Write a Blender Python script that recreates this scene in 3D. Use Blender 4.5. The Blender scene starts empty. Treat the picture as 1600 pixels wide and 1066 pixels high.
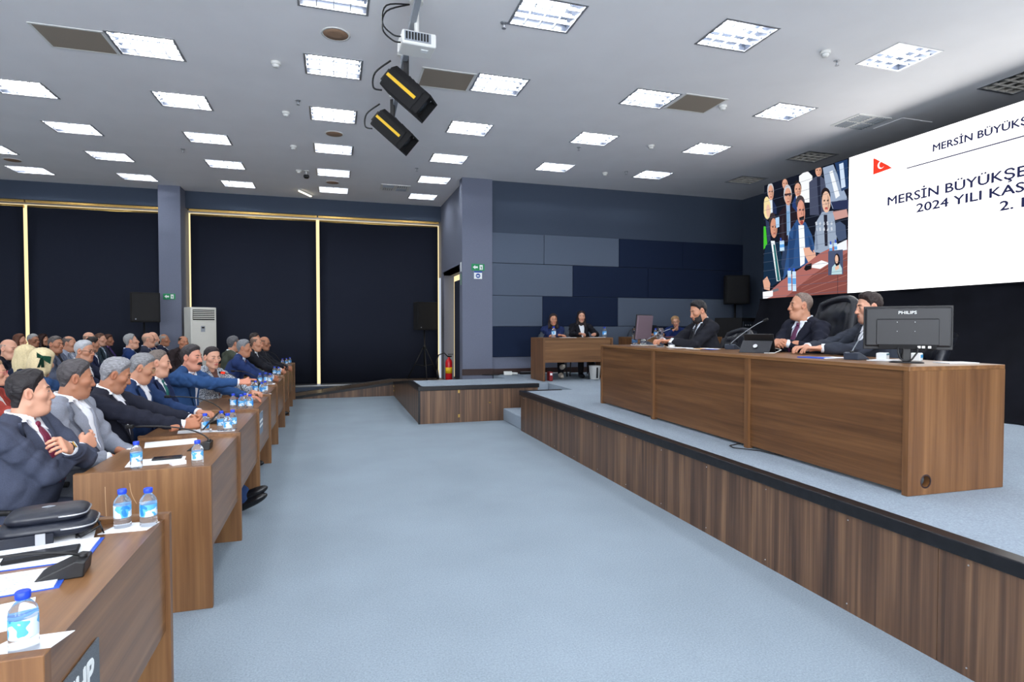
import bpy, bmesh, math, random
import numpy as np
from mathutils import Vector, Matrix, Euler

random.seed(7); np.random.seed(7)
S = bpy.context.scene
COL = S.collection
PI = math.pi
R = math.radians

# ------------------------------------------------------------------ camera
cam_d = bpy.data.cameras.new('camera'); cam = bpy.data.objects.new('camera', cam_d); COL.objects.link(cam)
cam_d.sensor_width = 36.0; cam_d.lens = 20.25; cam_d.clip_start = 0.05; cam_d.clip_end = 100
cam.location = (0, 0, 1.52); cam.rotation_euler = (R(90 - 1.4), 0, R(-17.2))
S.camera = cam
# ------------------------------------------------------------------ world, exposure
W = bpy.data.worlds.new('world'); S.world = W; W.use_nodes = True
W.node_tree.nodes['Background'].inputs[0].default_value = (0.75, 0.85, 1.0, 1)
W.node_tree.nodes['Background'].inputs[1].default_value = 0.6
S.view_settings.view_transform = 'Standard'; S.view_settings.look = 'None'
S.view_settings.gamma = 1.0; S.view_settings.use_curve_mapping = False
S.view_settings.exposure = 0.20
TUBE = 53.0         # radiance of the fluorescent tubes in the ceiling fixtures
TUBE_COL = (0.94, 0.97, 1.0)

# fill lights added behind the camera to brighten the near end, in three assumed windows
REAR_FILL_WIN = (-5.0, -1.1, 2.6)
for wx in REAR_FILL_WIN:
    ld = bpy.data.lights.new('window_daylight', 'AREA'); ld.shape = 'RECTANGLE'; ld.size = 2.5; ld.size_y = 2.6; ld.energy = 240; ld.color = (0.90, 0.94, 1.0)
    lo_ = bpy.data.objects.new('window_daylight', ld); COL.objects.link(lo_); lo_.location = (wx, -4.22, 2.35); lo_.rotation_euler = (R(90), 0, 0)

# ------------------------------------------------------------------ materials
MATS = {}
def srgb(r, g, b):
    f = lambda c: (c / 255 / 12.92) if c / 255 <= 0.04045 else ((c / 255 + 0.055) / 1.055) ** 2.4
    return (f(r), f(g), f(b), 1)

def newmat(name):
    m = bpy.data.materials.new(name); m.use_nodes = True
    nt = m.node_tree; p = nt.nodes['Principled BSDF']
    return m, nt, p

def plain(name, col, rough=0.6, metal=0.0, noise=0.0, nscale=40, bump=0.0, spec=0.5, trans=0.0, ior=1.45, coat=0.0, sheen=0.0, stretch=None):
    """one colour with a little procedural variation and relief"""
    key = name
    if key in MATS: return MATS[key]
    m, nt, p = newmat(name)
    p.inputs['Base Color'].default_value = col
    p.inputs['Roughness'].default_value = rough; p.inputs['Metallic'].default_value = metal
    p.inputs['Specular IOR Level'].default_value = spec
    p.inputs['Transmission Weight'].default_value = trans; p.inputs['IOR'].default_value = ior
    p.inputs['Coat Weight'].default_value = coat
    p.inputs['Sheen Weight'].default_value = sheen
    if noise or bump:
        tc = nt.nodes.new('ShaderNodeTexCoord'); src = tc.outputs['Object']
        if stretch:
            mp = nt.nodes.new('ShaderNodeMapping'); mp.inputs['Scale'].default_value = stretch
            nt.links.new(src, mp.inputs['Vector']); src = mp.outputs['Vector']
        n = nt.nodes.new('ShaderNodeTexNoise'); n.inputs['Scale'].default_value = nscale; n.inputs['Detail'].default_value = 4
        nt.links.new(src, n.inputs['Vector'])
        if noise:
            cr = nt.nodes.new('ShaderNodeValToRGB')
            a = tuple(max(0, c * (1 - noise)) for c in col[:3]) + (1,); b = tuple(min(1, c * (1 + noise)) for c in col[:3]) + (1,)
            cr.color_ramp.elements[0].position = 0.3; cr.color_ramp.elements[1].position = 0.7
            cr.color_ramp.elements[0].color = a; cr.color_ramp.elements[1].color = b
            nt.links.new(n.outputs['Fac'], cr.inputs['Fac']); nt.links.new(cr.outputs['Color'], p.inputs['Base Color'])
        if bump:
            bp = nt.nodes.new('ShaderNodeBump'); bp.inputs['Strength'].default_value = bump; bp.inputs['Distance'].default_value = 0.004
            nt.links.new(n.outputs['Fac'], bp.inputs['Height']); nt.links.new(bp.outputs['Normal'], p.inputs['Normal'])
    MATS[key] = m
    return m

def emit(name, col, strength):
    if name in MATS: return MATS[name]
    m = bpy.data.materials.new(name); m.use_nodes = True; nt = m.node_tree
    nt.nodes.remove(nt.nodes['Principled BSDF'])
    e = nt.nodes.new('ShaderNodeEmission'); e.inputs[0].default_value = tuple(col[:3]) + (1,); e.inputs[1].default_value = strength
    nt.links.new(e.outputs[0], nt.nodes['Material Output'].inputs[0])
    MATS[name] = m
    return m

def wood(name, axis, dark, mid, light, across=14.0, along=0.5, rough=0.42, streak=0.6, fine=70.0):
    """laminate with long grain; axis = grain direction"""
    m, nt, p = newmat(name)
    tc = nt.nodes.new('ShaderNodeTexCoord')
    def mapped(ac, al):
        mp = nt.nodes.new('ShaderNodeMapping'); s = [ac, ac, ac]; s['xyz'.index(axis)] = al
        mp.inputs['Scale'].default_value = s; nt.links.new(tc.outputs['Object'], mp.inputs['Vector']); return mp
    n1 = nt.nodes.new('ShaderNodeTexNoise'); n1.inputs['Scale'].default_value = 1.0; n1.inputs['Detail'].default_value = 5; n1.inputs['Roughness'].default_value = 0.6; n1.inputs['Distortion'].default_value = 0.6
    nt.links.new(mapped(across, along).outputs[0], n1.inputs['Vector'])
    n2 = nt.nodes.new('ShaderNodeTexNoise'); n2.inputs['Scale'].default_value = 1.0; n2.inputs['Detail'].default_value = 3
    nt.links.new(mapped(fine, along * 2.2).outputs[0], n2.inputs['Vector'])
    cr = nt.nodes.new('ShaderNodeValToRGB'); e = cr.color_ramp.elements
    e[0].position = 0.28; e[0].color = dark; e[1].position = 0.74; e[1].color = light
    el = cr.color_ramp.elements.new(0.5); el.color = mid
    mx = nt.nodes.new('ShaderNodeMath'); mx.operation = 'MULTIPLY_ADD'
    nt.links.new(n2.outputs['Fac'], mx.inputs[0]); mx.inputs[1].default_value = streak * 0.5
    sb = nt.nodes.new('ShaderNodeMath'); sb.operation = 'ADD'; sb.inputs[1].default_value = -streak * 0.25
    nt.links.new(n1.outputs['Fac'], sb.inputs[0]); nt.links.new(sb.outputs[0], mx.inputs[2])
    nt.links.new(mx.outputs[0], cr.inputs['Fac']); nt.links.new(cr.outputs['Color'], p.inputs['Base Color'])
    p.inputs['Roughness'].default_value = rough
    bp = nt.nodes.new('ShaderNodeBump'); bp.inputs['Strength'].default_value = 0.06; bp.inputs['Distance'].default_value = 0.002
    nt.links.new(n2.outputs['Fac'], bp.inputs['Height']); nt.links.new(bp.outputs['Normal'], p.inputs['Normal'])
    MATS[name] = m
    return m

def carpet(name, col, var=0.22):
    m, nt, p = newmat(name)
    tc = nt.nodes.new('ShaderNodeTexCoord')
    n1 = nt.nodes.new('ShaderNodeTexNoise'); n1.inputs['Scale'].default_value = 110; n1.inputs['Detail'].default_value = 5; n1.inputs['Roughness'].default_value = 0.75
    n2 = nt.nodes.new('ShaderNodeTexNoise'); n2.inputs['Scale'].default_value = 1.3; n2.inputs['Detail'].default_value = 3
    for n in (n1, n2): nt.links.new(tc.outputs['Object'], n.inputs['Vector'])
    cr = nt.nodes.new('ShaderNodeValToRGB'); e = cr.color_ramp.elements
    e[0].position = 0.3; e[0].color = tuple(c * (1 - var * 1.3) for c in col[:3]) + (1,)
    e[1].position = 0.7; e[1].color = tuple(min(1, c * (1 + var)) for c in col[:3]) + (1,)
    nt.links.new(n1.outputs['Fac'], cr.inputs['Fac'])
    mr = nt.nodes.new('ShaderNodeMapRange'); mr.inputs['From Min'].default_value = 0.3; mr.inputs['From Max'].default_value = 0.7
    mr.inputs['To Min'].default_value = 0.93; mr.inputs['To Max'].default_value = 1.05
    nt.links.new(n2.outputs['Fac'], mr.inputs['Value'])
    mu = nt.nodes.new('ShaderNodeMixRGB'); mu.blend_type = 'MULTIPLY'; mu.inputs[0].default_value = 1
    nt.links.new(cr.outputs['Color'], mu.inputs[1]); nt.links.new(mr.outputs['Result'], mu.inputs[2])
    nt.links.new(mu.outputs[0], p.inputs['Base Color'])
    p.inputs['Roughness'].default_value = 0.95; p.inputs['Specular IOR Level'].default_value = 0.15
    bp = nt.nodes.new('ShaderNodeBump'); bp.inputs['Strength'].default_value = 0.5; bp.inputs['Distance'].default_value = 0.004
    nt.links.new(n1.outputs['Fac'], bp.inputs['Height']); nt.links.new(bp.outputs['Normal'], p.inputs['Normal'])
    MATS[name] = m
    return m

def attr_mat(name, rough=0.5, emission=0.0, spec=0.4, sss=0.0):
    m, nt, p = newmat(name)
    a = nt.nodes.new('ShaderNodeAttribute'); a.attribute_name = 'Col'
    if emission:
        nt.nodes.remove(p); e = nt.nodes.new('ShaderNodeEmission'); e.inputs[1].default_value = emission
        nt.links.new(a.outputs['Color'], e.inputs[0]); nt.links.new(e.outputs[0], nt.nodes['Material Output'].inputs[0])
    else:
        n = nt.nodes.new('ShaderNodeTexNoise'); n.inputs['Scale'].default_value = 160; n.inputs['Detail'].default_value = 3
        tc = nt.nodes.new('ShaderNodeTexCoord'); nt.links.new(tc.outputs['Object'], n.inputs['Vector'])
        bp = nt.nodes.new('ShaderNodeBump'); bp.inputs['Strength'].default_value = 0.12; bp.inputs['Distance'].default_value = 0.002
        nt.links.new(n.outputs['Fac'], bp.inputs['Height']); nt.links.new(bp.outputs['Normal'], p.inputs['Normal'])
        nt.links.new(a.outputs['Color'], p.inputs['Base Color']); p.inputs['Roughness'].default_value = rough
        p.inputs['Specular IOR Level'].default_value = spec
    MATS[name] = m
    return m

M_CARPET = carpet('carpet_blue_grey', srgb(142, 155, 166))
M_STAGEC = carpet('carpet_stage', srgb(146, 158, 170))
M_STAGEW = wood('walnut_stage_front', 'z', srgb(56, 41, 33), srgb(94, 69, 52), srgb(134, 102, 75), across=11, along=0.35, streak=0.9, fine=60)
M_DESKH = wood('walnut_grain_along_y', 'y', srgb(96, 64, 38), srgb(126, 88, 54), srgb(148, 108, 70), across=16, along=0.6, streak=0.5, rough=0.30)
M_DESKX = wood('walnut_grain_along_x', 'x', srgb(88, 58, 33), srgb(116, 80, 48), srgb(138, 99, 62), across=16, along=0.6, streak=0.5)
M_DESKV = wood('walnut_grain_vertical', 'z', srgb(96, 62, 36), srgb(122, 84, 51), srgb(144, 104, 65), across=13, along=0.6, streak=0.55)
M_TABY = wood('dark_walnut_grain_along_y', 'y', srgb(74, 46, 24), srgb(100, 66, 37), srgb(122, 84, 50), across=16, along=0.6, streak=0.5)  # same walnut as the desks, colour darkened for the weaker light on stage
M_TABV = wood('dark_walnut_grain_vertical', 'z', srgb(84, 53, 29), srgb(110, 74, 43), srgb(130, 91, 56), across=13, along=0.6, streak=0.55)  # desk walnut with the stage shade put into its colour
M_EDGE = wood('walnut_edge_band', 'z', srgb(92, 60, 34), srgb(112, 76, 45), srgb(130, 92, 58), across=18, along=0.8, streak=0.4)
M_RAMP = wood('ramp_boards', 'x', srgb(66, 54, 46), srgb(84, 70, 58), srgb(100, 84, 70), across=10, along=0.6)
M_CEIL = plain('ceiling_paint', srgb(238, 237, 238), 0.9, noise=0.02, nscale=2.0)
M_WALL = plain('wall_grey_blue', srgb(108, 114, 132), 0.85, noise=0.04, nscale=60, bump=0.15)
M_WALLD = plain('wall_dark_blue', srgb(62, 73, 90), 0.85, noise=0.04, nscale=60, bump=0.15)
M_PGREY = plain('acoustic_grey', srgb(88, 98, 114), 0.95, noise=0.06, nscale=220, bump=0.3, spec=0.1)
M_PNAVY = plain('acoustic_navy', srgb(30, 40, 62), 0.95, noise=0.08, nscale=220, bump=0.3, spec=0.1)
M_BLIND = plain('blind_charcoal', srgb(52, 57, 72), 0.9, noise=0.08, nscale=260, bump=0.2, spec=0.15)
M_BLACK = plain('black_plastic', srgb(22, 22, 24), 0.45, noise=0.1, nscale=30)
M_NOSE = plain('black_nosing', srgb(20, 20, 24), 0.35, noise=0.4, nscale=25, stretch=(1, 1, 1))
M_BLACKM = plain('black_matte', srgb(16, 16, 18), 0.85, noise=0.2, nscale=60)
M_CLOTH = plain('black_cloth', srgb(17, 18, 24), 0.95, noise=0.25, nscale=3, spec=0.1)
M_SKIRT = plain('dark_brown_skirting', srgb(52, 34, 32), 0.5, noise=0.15, nscale=8)
M_WHITEP = plain('white_plastic', srgb(226, 226, 222), 0.4, noise=0.02, nscale=5)
M_ACW = plain('air_conditioner_white', srgb(214, 214, 206), 0.45, noise=0.02, nscale=5)
M_PAPER = plain('paper', srgb(238, 240, 244), 0.8, noise=0.01, nscale=30)
M_ALU = plain('aluminium', srgb(190, 192, 196), 0.35, metal=0.8, noise=0.05, nscale=20)
M_LOUV = plain('louvre_metal', srgb(150, 154, 162), 0.35, noise=0.02, nscale=10)
M_REFL = plain('reflector_mirror_grey', srgb(60, 66, 78), 0.3, noise=0.03, nscale=10)
M_TAN = plain('tan_perforated', srgb(150, 138, 124), 0.8, noise=0.25, nscale=260)
M_GREYP = plain('grey_plastic', srgb(150, 156, 164), 0.5, noise=0.04, nscale=12)
M_CHAIR = plain('chair_grey_blue', srgb(128, 138, 152), 0.75, noise=0.08, nscale=200, bump=0.2)
M_LEATH = plain('black_leather', srgb(24, 26, 34), 0.36, noise=0.15, nscale=90, bump=0.25)
M_GLASS = plain('clear_glass', (0.95, 0.97, 1, 1), 0.03, trans=1.0, ior=1.3)
M_WATER = plain('clear_bottle', (0.93, 0.96, 1.0, 1), 0.05, trans=0.93, ior=1.25)
M_CAP = plain('blue_cap', srgb(30, 66, 200), 0.4, noise=0.03, nscale=50)
M_RED = plain('extinguisher_red', srgb(196, 28, 36), 0.3, noise=0.03, nscale=10)
M_YEL = plain('yellow_stripe', srgb(222, 178, 20), 0.5, noise=0.05, nscale=20)
M_GREEN = plain('exit_green', srgb(16, 138, 84), 0.5, noise=0.02, nscale=20)
M_SIGNW = plain('sign_white', srgb(236, 240, 240), 0.5, noise=0.01, nscale=20)
M_SIGNB = plain('sign_blue', srgb(30, 80, 160), 0.5, noise=0.01, nscale=20)
M_TUBE = emit('fluorescent_tube', TUBE_COL, TUBE)
M_TUBEOFF = plain('tube_off', srgb(120, 122, 126), 0.4, noise=0.03, nscale=20)
M_LOUVOFF = plain('louvre_off', srgb(196, 192, 184), 0.5, noise=0.05, nscale=20)
M_DAY = emit('daylight_pane', (1.0, 0.80, 0.44), 1.10)
M_BULB = emit('warm_batten', (1.0, 0.88, 0.62), 6.0)
M_SKIN = attr_mat('skin', 0.48)
M_FEED = attr_mat('video_pixels', emission=1.0)
M_SLIDE = emit('slide_white', (1.0, 0.99, 0.97), 2.3)
M_SLTXT = emit('slide_text_navy', srgb(44, 48, 84), 1.0)
M_SLRED = emit('slide_red', srgb(228, 62, 44), 1.1)
M_SLMARK = emit('slide_mark_white', (1, 1, 1), 1.2)
M_GOLD = plain('gold', srgb(196, 160, 90), 0.3, metal=0.8, noise=0.05, nscale=20)

def bottle_label_mat():
    m, nt, p = newmat('bottle_label')
    tc = nt.nodes.new('ShaderNodeTexCoord')
    n = nt.nodes.new('ShaderNodeTexNoise'); n.inputs['Scale'].default_value = 26; n.inputs['Detail'].default_value = 1; n.inputs['Distortion'].default_value = 0.6
    nt.links.new(tc.outputs['Object'], n.inputs['Vector'])
    cr = nt.nodes.new('ShaderNodeValToRGB'); cr.color_ramp.interpolation = 'CONSTANT'
    e = cr.color_ramp.elements; e[0].position = 0; e[0].color = srgb(214, 230, 244); e[1].position = 0.47; e[1].color = srgb(88, 172, 226)
    x = cr.color_ramp.elements.new(0.60); x.color = srgb(36, 124, 208)
    nt.links.new(n.outputs['Fac'], cr.inputs['Fac']); nt.links.new(cr.outputs['Color'], p.inputs['Base Color'])
    p.inputs['Roughness'].default_value = 0.4
    return m
M_LABEL = bottle_label_mat()

def tweed_mat():
    m, nt, p = newmat('grey_tweed')
    tc = nt.nodes.new('ShaderNodeTexCoord')
    n = nt.nodes.new('ShaderNodeTexNoise'); n.inputs['Scale'].default_value = 110; n.inputs['Detail'].default_value = 1
    nt.links.new(tc.outputs['Object'], n.inputs['Vector'])
    cr = nt.nodes.new('ShaderNodeValToRGB'); e = cr.color_ramp.elements
    e[0].position = 0.42; e[0].color = srgb(66, 74, 88); e[1].position = 0.56; e[1].color = srgb(186, 192, 200)
    nt.links.new(n.outputs['Fac'], cr.inputs['Fac']); nt.links.new(cr.outputs['Color'], p.inputs['Base Color'])
    p.inputs['Roughness'].default_value = 0.95
    MATS['grey_tweed'] = m
    return m
M_TWEED = tweed_mat()

# ------------------------------------------------------------------ mesh helpers
def link(name, me, mat=None, parent=None, loc=None, rot=None):
    o = bpy.data.objects.new(name, me); COL.objects.link(o)
    if mat is not None and me is not None and not me.materials: me.materials.append(mat)
    if parent is not None: o.parent = parent
    if loc is not None: o.location = loc
    if rot is not None: o.rotation_euler = rot
    return o

def tag(o, label, cat, group=None):
    o['label'] = label; o['category'] = cat
    if group: o['group'] = group
    return o

def struct(o, label=None):
    o['kind'] = 'structure'
    if label: o['label'] = label
    return o

def empty(name, loc=(0, 0, 0), rz=0.0, label=None, cat=None, group=None):
    o = bpy.data.objects.new(name, None); COL.objects.link(o); o.empty_display_size = 0.1
    o.location = loc; o.rotation_euler = (0, 0, rz)
    if label: tag(o, label, cat, group)
    return o

class G:
    """bmesh collector"""
    def __init__(s): s.b = bmesh.new()
    def box(s, x0, x1, y0, y1, z0, z1, M=None):
        vs = [s.b.verts.new((x, y, z)) for z in (z0, z1) for (x, y) in ((x0, y0), (x1, y0), (x1, y1), (x0, y1))]
        for f in ((3, 2, 1, 0), (4, 5, 6, 7), (0, 1, 5, 4), (1, 2, 6, 5), (2, 3, 7, 6), (3, 0, 4, 7)): s.b.faces.new([vs[i] for i in f])
        if M is not None:
            for v in vs: v.co = M @ v.co
        return s
    def prism(s, pts, z0, z1, M=None):
        a = [s.b.verts.new((x, y, z0)) for x, y in pts]; c = [s.b.verts.new((x, y, z1)) for x, y in pts]
        n = len(pts); s.b.faces.new(a[::-1]); s.b.faces.new(c)
        for i in range(n): s.b.faces.new((a[i], a[(i + 1) % n], c[(i + 1) % n], c[i]))
        if M is not None:
            for v in a + c: v.co = M @ v.co
        return s
    def lathe(s, prof, n=20, M=None, cap=True):
        rings = []
        for r, z in prof: rings.append([s.b.verts.new((r * math.cos(2 * PI * i / n), r * math.sin(2 * PI * i / n), z)) for i in range(n)])
        for a, c in zip(rings, rings[1:]):
            for i in range(n): s.b.faces.new((a[i], a[(i + 1) % n], c[(i + 1) % n], c[i])).smooth = True
        if cap: s.b.faces.new(rings[0][::-1]); s.b.faces.new(rings[-1])
        if M is not None:
            for q in rings:
                for v in q: v.co = M @ v.co
        return s
    def tube(s, pts, r, n=8, r2=None, sm=0):
        pts = [Vector(p) for p in pts]; rings = []
        if sm:   # Catmull-Rom smoothing of a cable path
            q = [pts[0]] + pts + [pts[-1]]; out = []
            for i in range(1, len(q) - 2):
                for k in range(sm):
                    t = k / sm; a, b, c, d = q[i - 1:i + 3]
                    out.append(.5 * ((2 * b) + (c - a) * t + (2 * a - 5 * b + 4 * c - d) * t * t + (3 * b - a - 3 * c + d) * t ** 3))
            pts = out + [pts[-1]]
        m = len(pts)
        up = None
        for i, p in enumerate(pts):
            t = (pts[min(i + 1, m - 1)] - pts[max(i - 1, 0)]).normalized()
            if up is None: up = Vector((0, 0, 1)) if abs(t.z) < 0.9 else Vector((1, 0, 0))
            a = t.cross(up).normalized(); up = a.cross(t).normalized()
            rr = r if r2 is None else r + (r2 - r) * i / (m - 1)
            rings.append([s.b.verts.new(p + (a * math.cos(2 * PI * k / n) + up * math.sin(2 * PI * k / n)) * rr) for k in range(n)])
        for a, c in zip(rings, rings[1:]):
            for k in range(n): s.b.faces.new((a[k], a[(k + 1) % n], c[(k + 1) % n], c[k])).smooth = True
        s.b.faces.new(rings[0][::-1]); s.b.faces.new(rings[-1])
        return s
    def grid(s, P, thick=0.0):
        """P[i][j] points; optional thickness along the normal"""
        V = [[s.b.verts.new(p) for p in row] for row in P]; F = []
        for i in range(len(V) - 1):
            for j in range(len(V[0]) - 1):
                f = s.b.faces.new((V[i][j], V[i + 1][j], V[i + 1][j + 1], V[i][j + 1])); f.smooth = True; F.append(f)
        if thick: bmesh.ops.solidify(s.b, geom=F, thickness=thick)
        return s
    def bevel(s, w, seg=2):
        bmesh.ops.bevel(s.b, geom=list(s.b.edges), offset=w, segments=seg, affect='EDGES', profile=0.5); return s
    def mesh(s, name='mesh'):
        bmesh.ops.recalc_face_normals(s.b, faces=list(s.b.faces))
        me = bpy.data.meshes.new(name); s.b.to_mesh(me); s.b.free(); return me
    def obj(s, name, mat, parent=None, loc=None, rot=None): return link(name, s.mesh(name), mat, parent, loc, rot)

def dup(o, parent=None, loc=None, rot=None):
    c = o.copy(); COL.objects.link(c)
    if parent is not None: c.parent = parent
    if loc is not None: c.location = loc
    if rot is not None: c.rotation_euler = rot
    for ch in list(o.children): dup(ch, parent=c)
    return c

def text_mesh(txt, size, ext=0.0, align='LEFT', sx=1.0, bold=0.0):
    cu = bpy.data.curves.new('t', 'FONT'); cu.body = txt; cu.size = size; cu.extrude = ext; cu.align_x = align;  cu.resolution_u = 3
    o = bpy.data.objects.new('t', cu); COL.objects.link(o)
    bpy.context.view_layer.update()
    me = bpy.data.meshes.new_from_object(o.evaluated_get(bpy.context.evaluated_depsgraph_get()))
    bpy.data.objects.remove(o); bpy.data.curves.remove(cu)
    if sx != 1.0:
        for v in me.vertices: v.co.x *= sx
    if bold:    # heavier strokes
        b = bmesh.new()
        for n_, (dx, dy) in enumerate(((-bold, 0), (bold, 0), (0, bold), (0, -bold))):
            m2 = me.copy()
            for v in m2.vertices: v.co.x += dx; v.co.y += dy; v.co.z += .0003 * n_
            b.from_mesh(m2); bpy.data.meshes.remove(m2)
        b.to_mesh(me); b.free()
    return me
# ------------------------------------------------------------------ the room
ZS, ZC = 0.58, 4.40
YB, XR, XL, YR = 13.75, 8.87, -8.2, -4.2
def sbox(name, mat, *a): return struct(G().box(*a).obj(name, mat))
sbox('floor', M_CARPET, XL, XR, YR, YB + 0.6, -0.1, 0)
sbox('wall_left', M_CEIL, XL - .2, XL, YR, YB + .6, 0, ZC)
sbox('wall_right', M_WALLD, XR, XR + .2, YR, 11.3, 0, ZC)
g = G(); xe = XL - .2          # unseen rear wall; its three window openings are added for the fill lights
for k, wx in enumerate(REAR_FILL_WIN):
    g.box(xe, wx - 1.3, YR - .2, YR, 0, ZC).box(wx - 1.3, wx + 1.3, YR - .2, YR, 0, 1.0).box(wx - 1.3, wx + 1.3, YR - .2, YR, 3.7, ZC); xe = wx + 1.3
    f = struct(G().box(wx - 1.3, wx + 1.3, YR - .2, YR - .14, 1.0, 1.06).box(wx - 1.3, wx + 1.3, YR - .2, YR - .14, 3.64, 3.7).box(wx - 1.3, wx - 1.24, YR - .2, YR - .14, 1.0, 3.7).box(wx + 1.24, wx + 1.3, YR - .2, YR - .14, 1.0, 3.7).box(wx - .03, wx + .03, YR - .2, YR - .14, 1.0, 3.7).obj('window_%d' % (4 + k), M_ALU))  # frames of the added rear windows
g.box(xe, XR + .2, YR - .2, YR, 0, ZC); struct(g.obj('wall_rear', M_CEIL))
# back wall: header, sill and pier around the two window bays
wb = struct(G().box(XL, 2.95, YB, YB + .3, 4.04, ZC).box(XL, 2.95, YB, YB + .3, 0, 0.16).obj('wall_back', M_WALLD))
struct(G().box(-3.38, -2.98, 13.32, YB + .3, 0, ZC).obj('wall_pier', M_WALL))
# side wall with the deep recess
struct(G().box(2.47, 2.62, 11.15, YB + .3, 2.72, ZC).box(2.47, 2.84, 13.36, YB, 0, 2.72).box(2.73, 2.95, 11.15, 13.36, 0, 2.72).box(2.47, 2.95, 11.1, 13.4, 2.72, 2.80).obj('wall_side', M_WALL))
col = struct(G().box(2.38, 2.98, 10.93, 11.18, 0, ZC).obj('wall_column', M_WALL))
struct(G().box(2.37, 2.99, 10.915, 10.93, ZS, ZS + .12).obj('baseboard_column', M_SKIRT))
ws = struct(G().box(2.98, XR, 11.0, 11.2, ZS - .58, ZC).obj('wall_stage', M_WALLD))
struct(G().box(2.98, XR, 10.985, 11.0, ZS, ZS + .11).obj('baseboard_stage', M_SKIRT))
struct(G().box(2.98, XR, 10.99, 11.0, ZS + .11, 0.92).obj('trim_1', M_WALL))
# upholstered acoustic panels, each its own piece
PAN = [(2.78, 3.38, [(2.98, 4.07, 0), (4.07, 5.75, 0), (5.75, 7.3, 1), (7.3, 8.87, 1)]),
       (2.14, 2.78, [(2.98, 4.70, 0), (4.70, 6.45, 1), (6.45, 8.87, 1)]),
       (1.53, 2.14, [(2.98, 4.04, 0), (4.04, 5.73, 1), (5.73, 7.53, 0), (7.53, 8.87, 0)]),
       (0.92, 1.53, [(2.98, 4.5, 1), (4.5, 6.2, 0), (6.2, 8.87, 1)])]
for z0, z1, row in PAN:
    for x0, x1, k in row:
        G().box(x0 + .004, x1 - .004, 10.955, 11.0, z0 + .004, z1 - .004).bevel(.008).obj('acoustic_panel', (M_PGREY, M_PNAVY)[k], ws)

# windows: bright panes behind roller blinds, the gaps let the daylight through
def window(n, x0, x1, mull, label):
    w = G().box(x0, x1, YB + .28, YB + .30, 0.16, 4.04).obj('window_%d' % n, M_DAY); struct(w, label)
    for z in (.16, 3.98): G().box(x0, x1, YB + .2, YB + .27, z, z + .05).obj('window_frame', M_ALU, w)
    return w
window(1, XL, -3.38, [-5.82], 'tall window bay left of the pier, daylight showing round its blinds')
window(2, -2.98, 2.47, [-.33], 'tall window bay right of the pier, daylight showing round its blinds')
BL = [(-8.1, -5.85, 'charcoal roller blind at the far left edge'), (-5.785, -3.39, 'charcoal roller blind between the thin light strip and the exit-signed pier'),
      (-2.90, -.365, 'charcoal roller blind behind the white air conditioner'), (-.295, 2.405, 'charcoal roller blind behind the black tripod loudspeaker')]
for x0, x1, lab in BL:
    e = empty('roller_blind', ((x0 + x1) / 2, YB, 0.2), 0, lab, 'blind', 'roller blinds on the back windows')
    w = (x1 - x0) / 2
    n = 14; P = [[(-w + 2 * w * j / n, .05 + .006 * math.sin(j * .9), z) for j in range(n + 1)] for z in (.03, 1.2, 2.4, 3.70)]
    G().grid(P, .004).obj('fabric', M_BLIND, e)
    G().box(-w, w, .035, .065, .0, .03).obj('bottom_bar', M_BLACK, e)
    G().tube([(-w, .08, 3.71), (w, .08, 3.71)], .03, 10).obj('roller_tube', M_GOLD, e)
    G().box(-w - .02, w + .02, .03, .06, 3.79, 3.83).obj('head_rail', M_GOLD, e)
# recess in the side wall: narrow lit window behind another blind
struct(G().box(2.705, 2.725, 11.2, 13.34, .34, 2.70).obj('window_3', M_DAY), 'narrow lit window in the deep recess beside the column')
e = empty('recess_blind', (2.665, 12.1, .34), 0, 'dark narrow blind inside the recess beside the column', 'blind')
G().box(-.004, .004, -.9, .98, .03, 2.22).obj('fabric', M_BLIND, e); G().box(-.012, .012, -.9, 1.05, 0, .03).obj('bottom_bar', M_BLACK, e)

# ceiling slab with square openings for the fixtures (built after the fixture list is known)
LX, LY = 0.585, 0.485
LIGHTS = []   # x, y, on, column, order
cols = {-5.3: [12.79, 11.45, 9.95, 8.4, 6.85, 5.3, 3.75], -3.58: [12.78, 11.36, 9.92, 8.45, 6.9, 5.35, 3.75], -1.81: [12.80, 11.32, 9.84, 8.32, 6.83, 5.3, 3.75],
        .02: [12.76, 11.34, 9.83, 8.27, 6.75, 5.30, 3.75, 2.2, .65, -.9, -2.45], 1.90: [12.81, 11.30, 9.80, 8.24, 6.66, 5.05, 3.5, 1.95, .4, -1.15, -2.7],
        3.83: [9.76, 8.13, 6.50, 4.86, 3.25, 1.6, 0.0, -1.6, -3.1], 5.79: [9.70, 8.05, 6.36, 4.73, 3.1, 1.5, -.1, -1.7], 7.75: [9.5, 7.88, 4.80, 3.2]}
extra = {-5.3: [2.2, .65, -.9, -2.45], -3.58: [2.2, .65, -.9, -2.45], -1.81: [2.2, .65, -.9, -2.45]}
for k in extra: cols[k] = cols[k] + extra[k]
for x, ys in cols.items():
    for y in ys: LIGHTS.append((x, y))
def ceiling_mesh():
    """flat slab with a rectangular hole for every fixture"""
    g = G(); xs = sorted(set([XL - .2, XR + .3] + [round(x + s * LX / 2, 3) for x in cols for s in (-1, 1)]))
    for a, b in zip(xs, xs[1:]):
        c = [x for x in cols if abs((a + b) / 2 - x) < .02]
        if not c: g.box(a, b, YR - .2, YB + .6, ZC, ZC + .01); continue
        ys = sorted(cols[c[0]]); y = YR - .2
        for yy in ys: g.box(a, b, y, yy - LY / 2, ZC, ZC + .01); y = yy + LY / 2
        g.box(a, b, y, YB + .6, ZC, ZC + .01)
    g.box(XL - .2, XR + .3, YR - .2, YB + .6, ZC + .14, ZC + .16)
    return g
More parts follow.
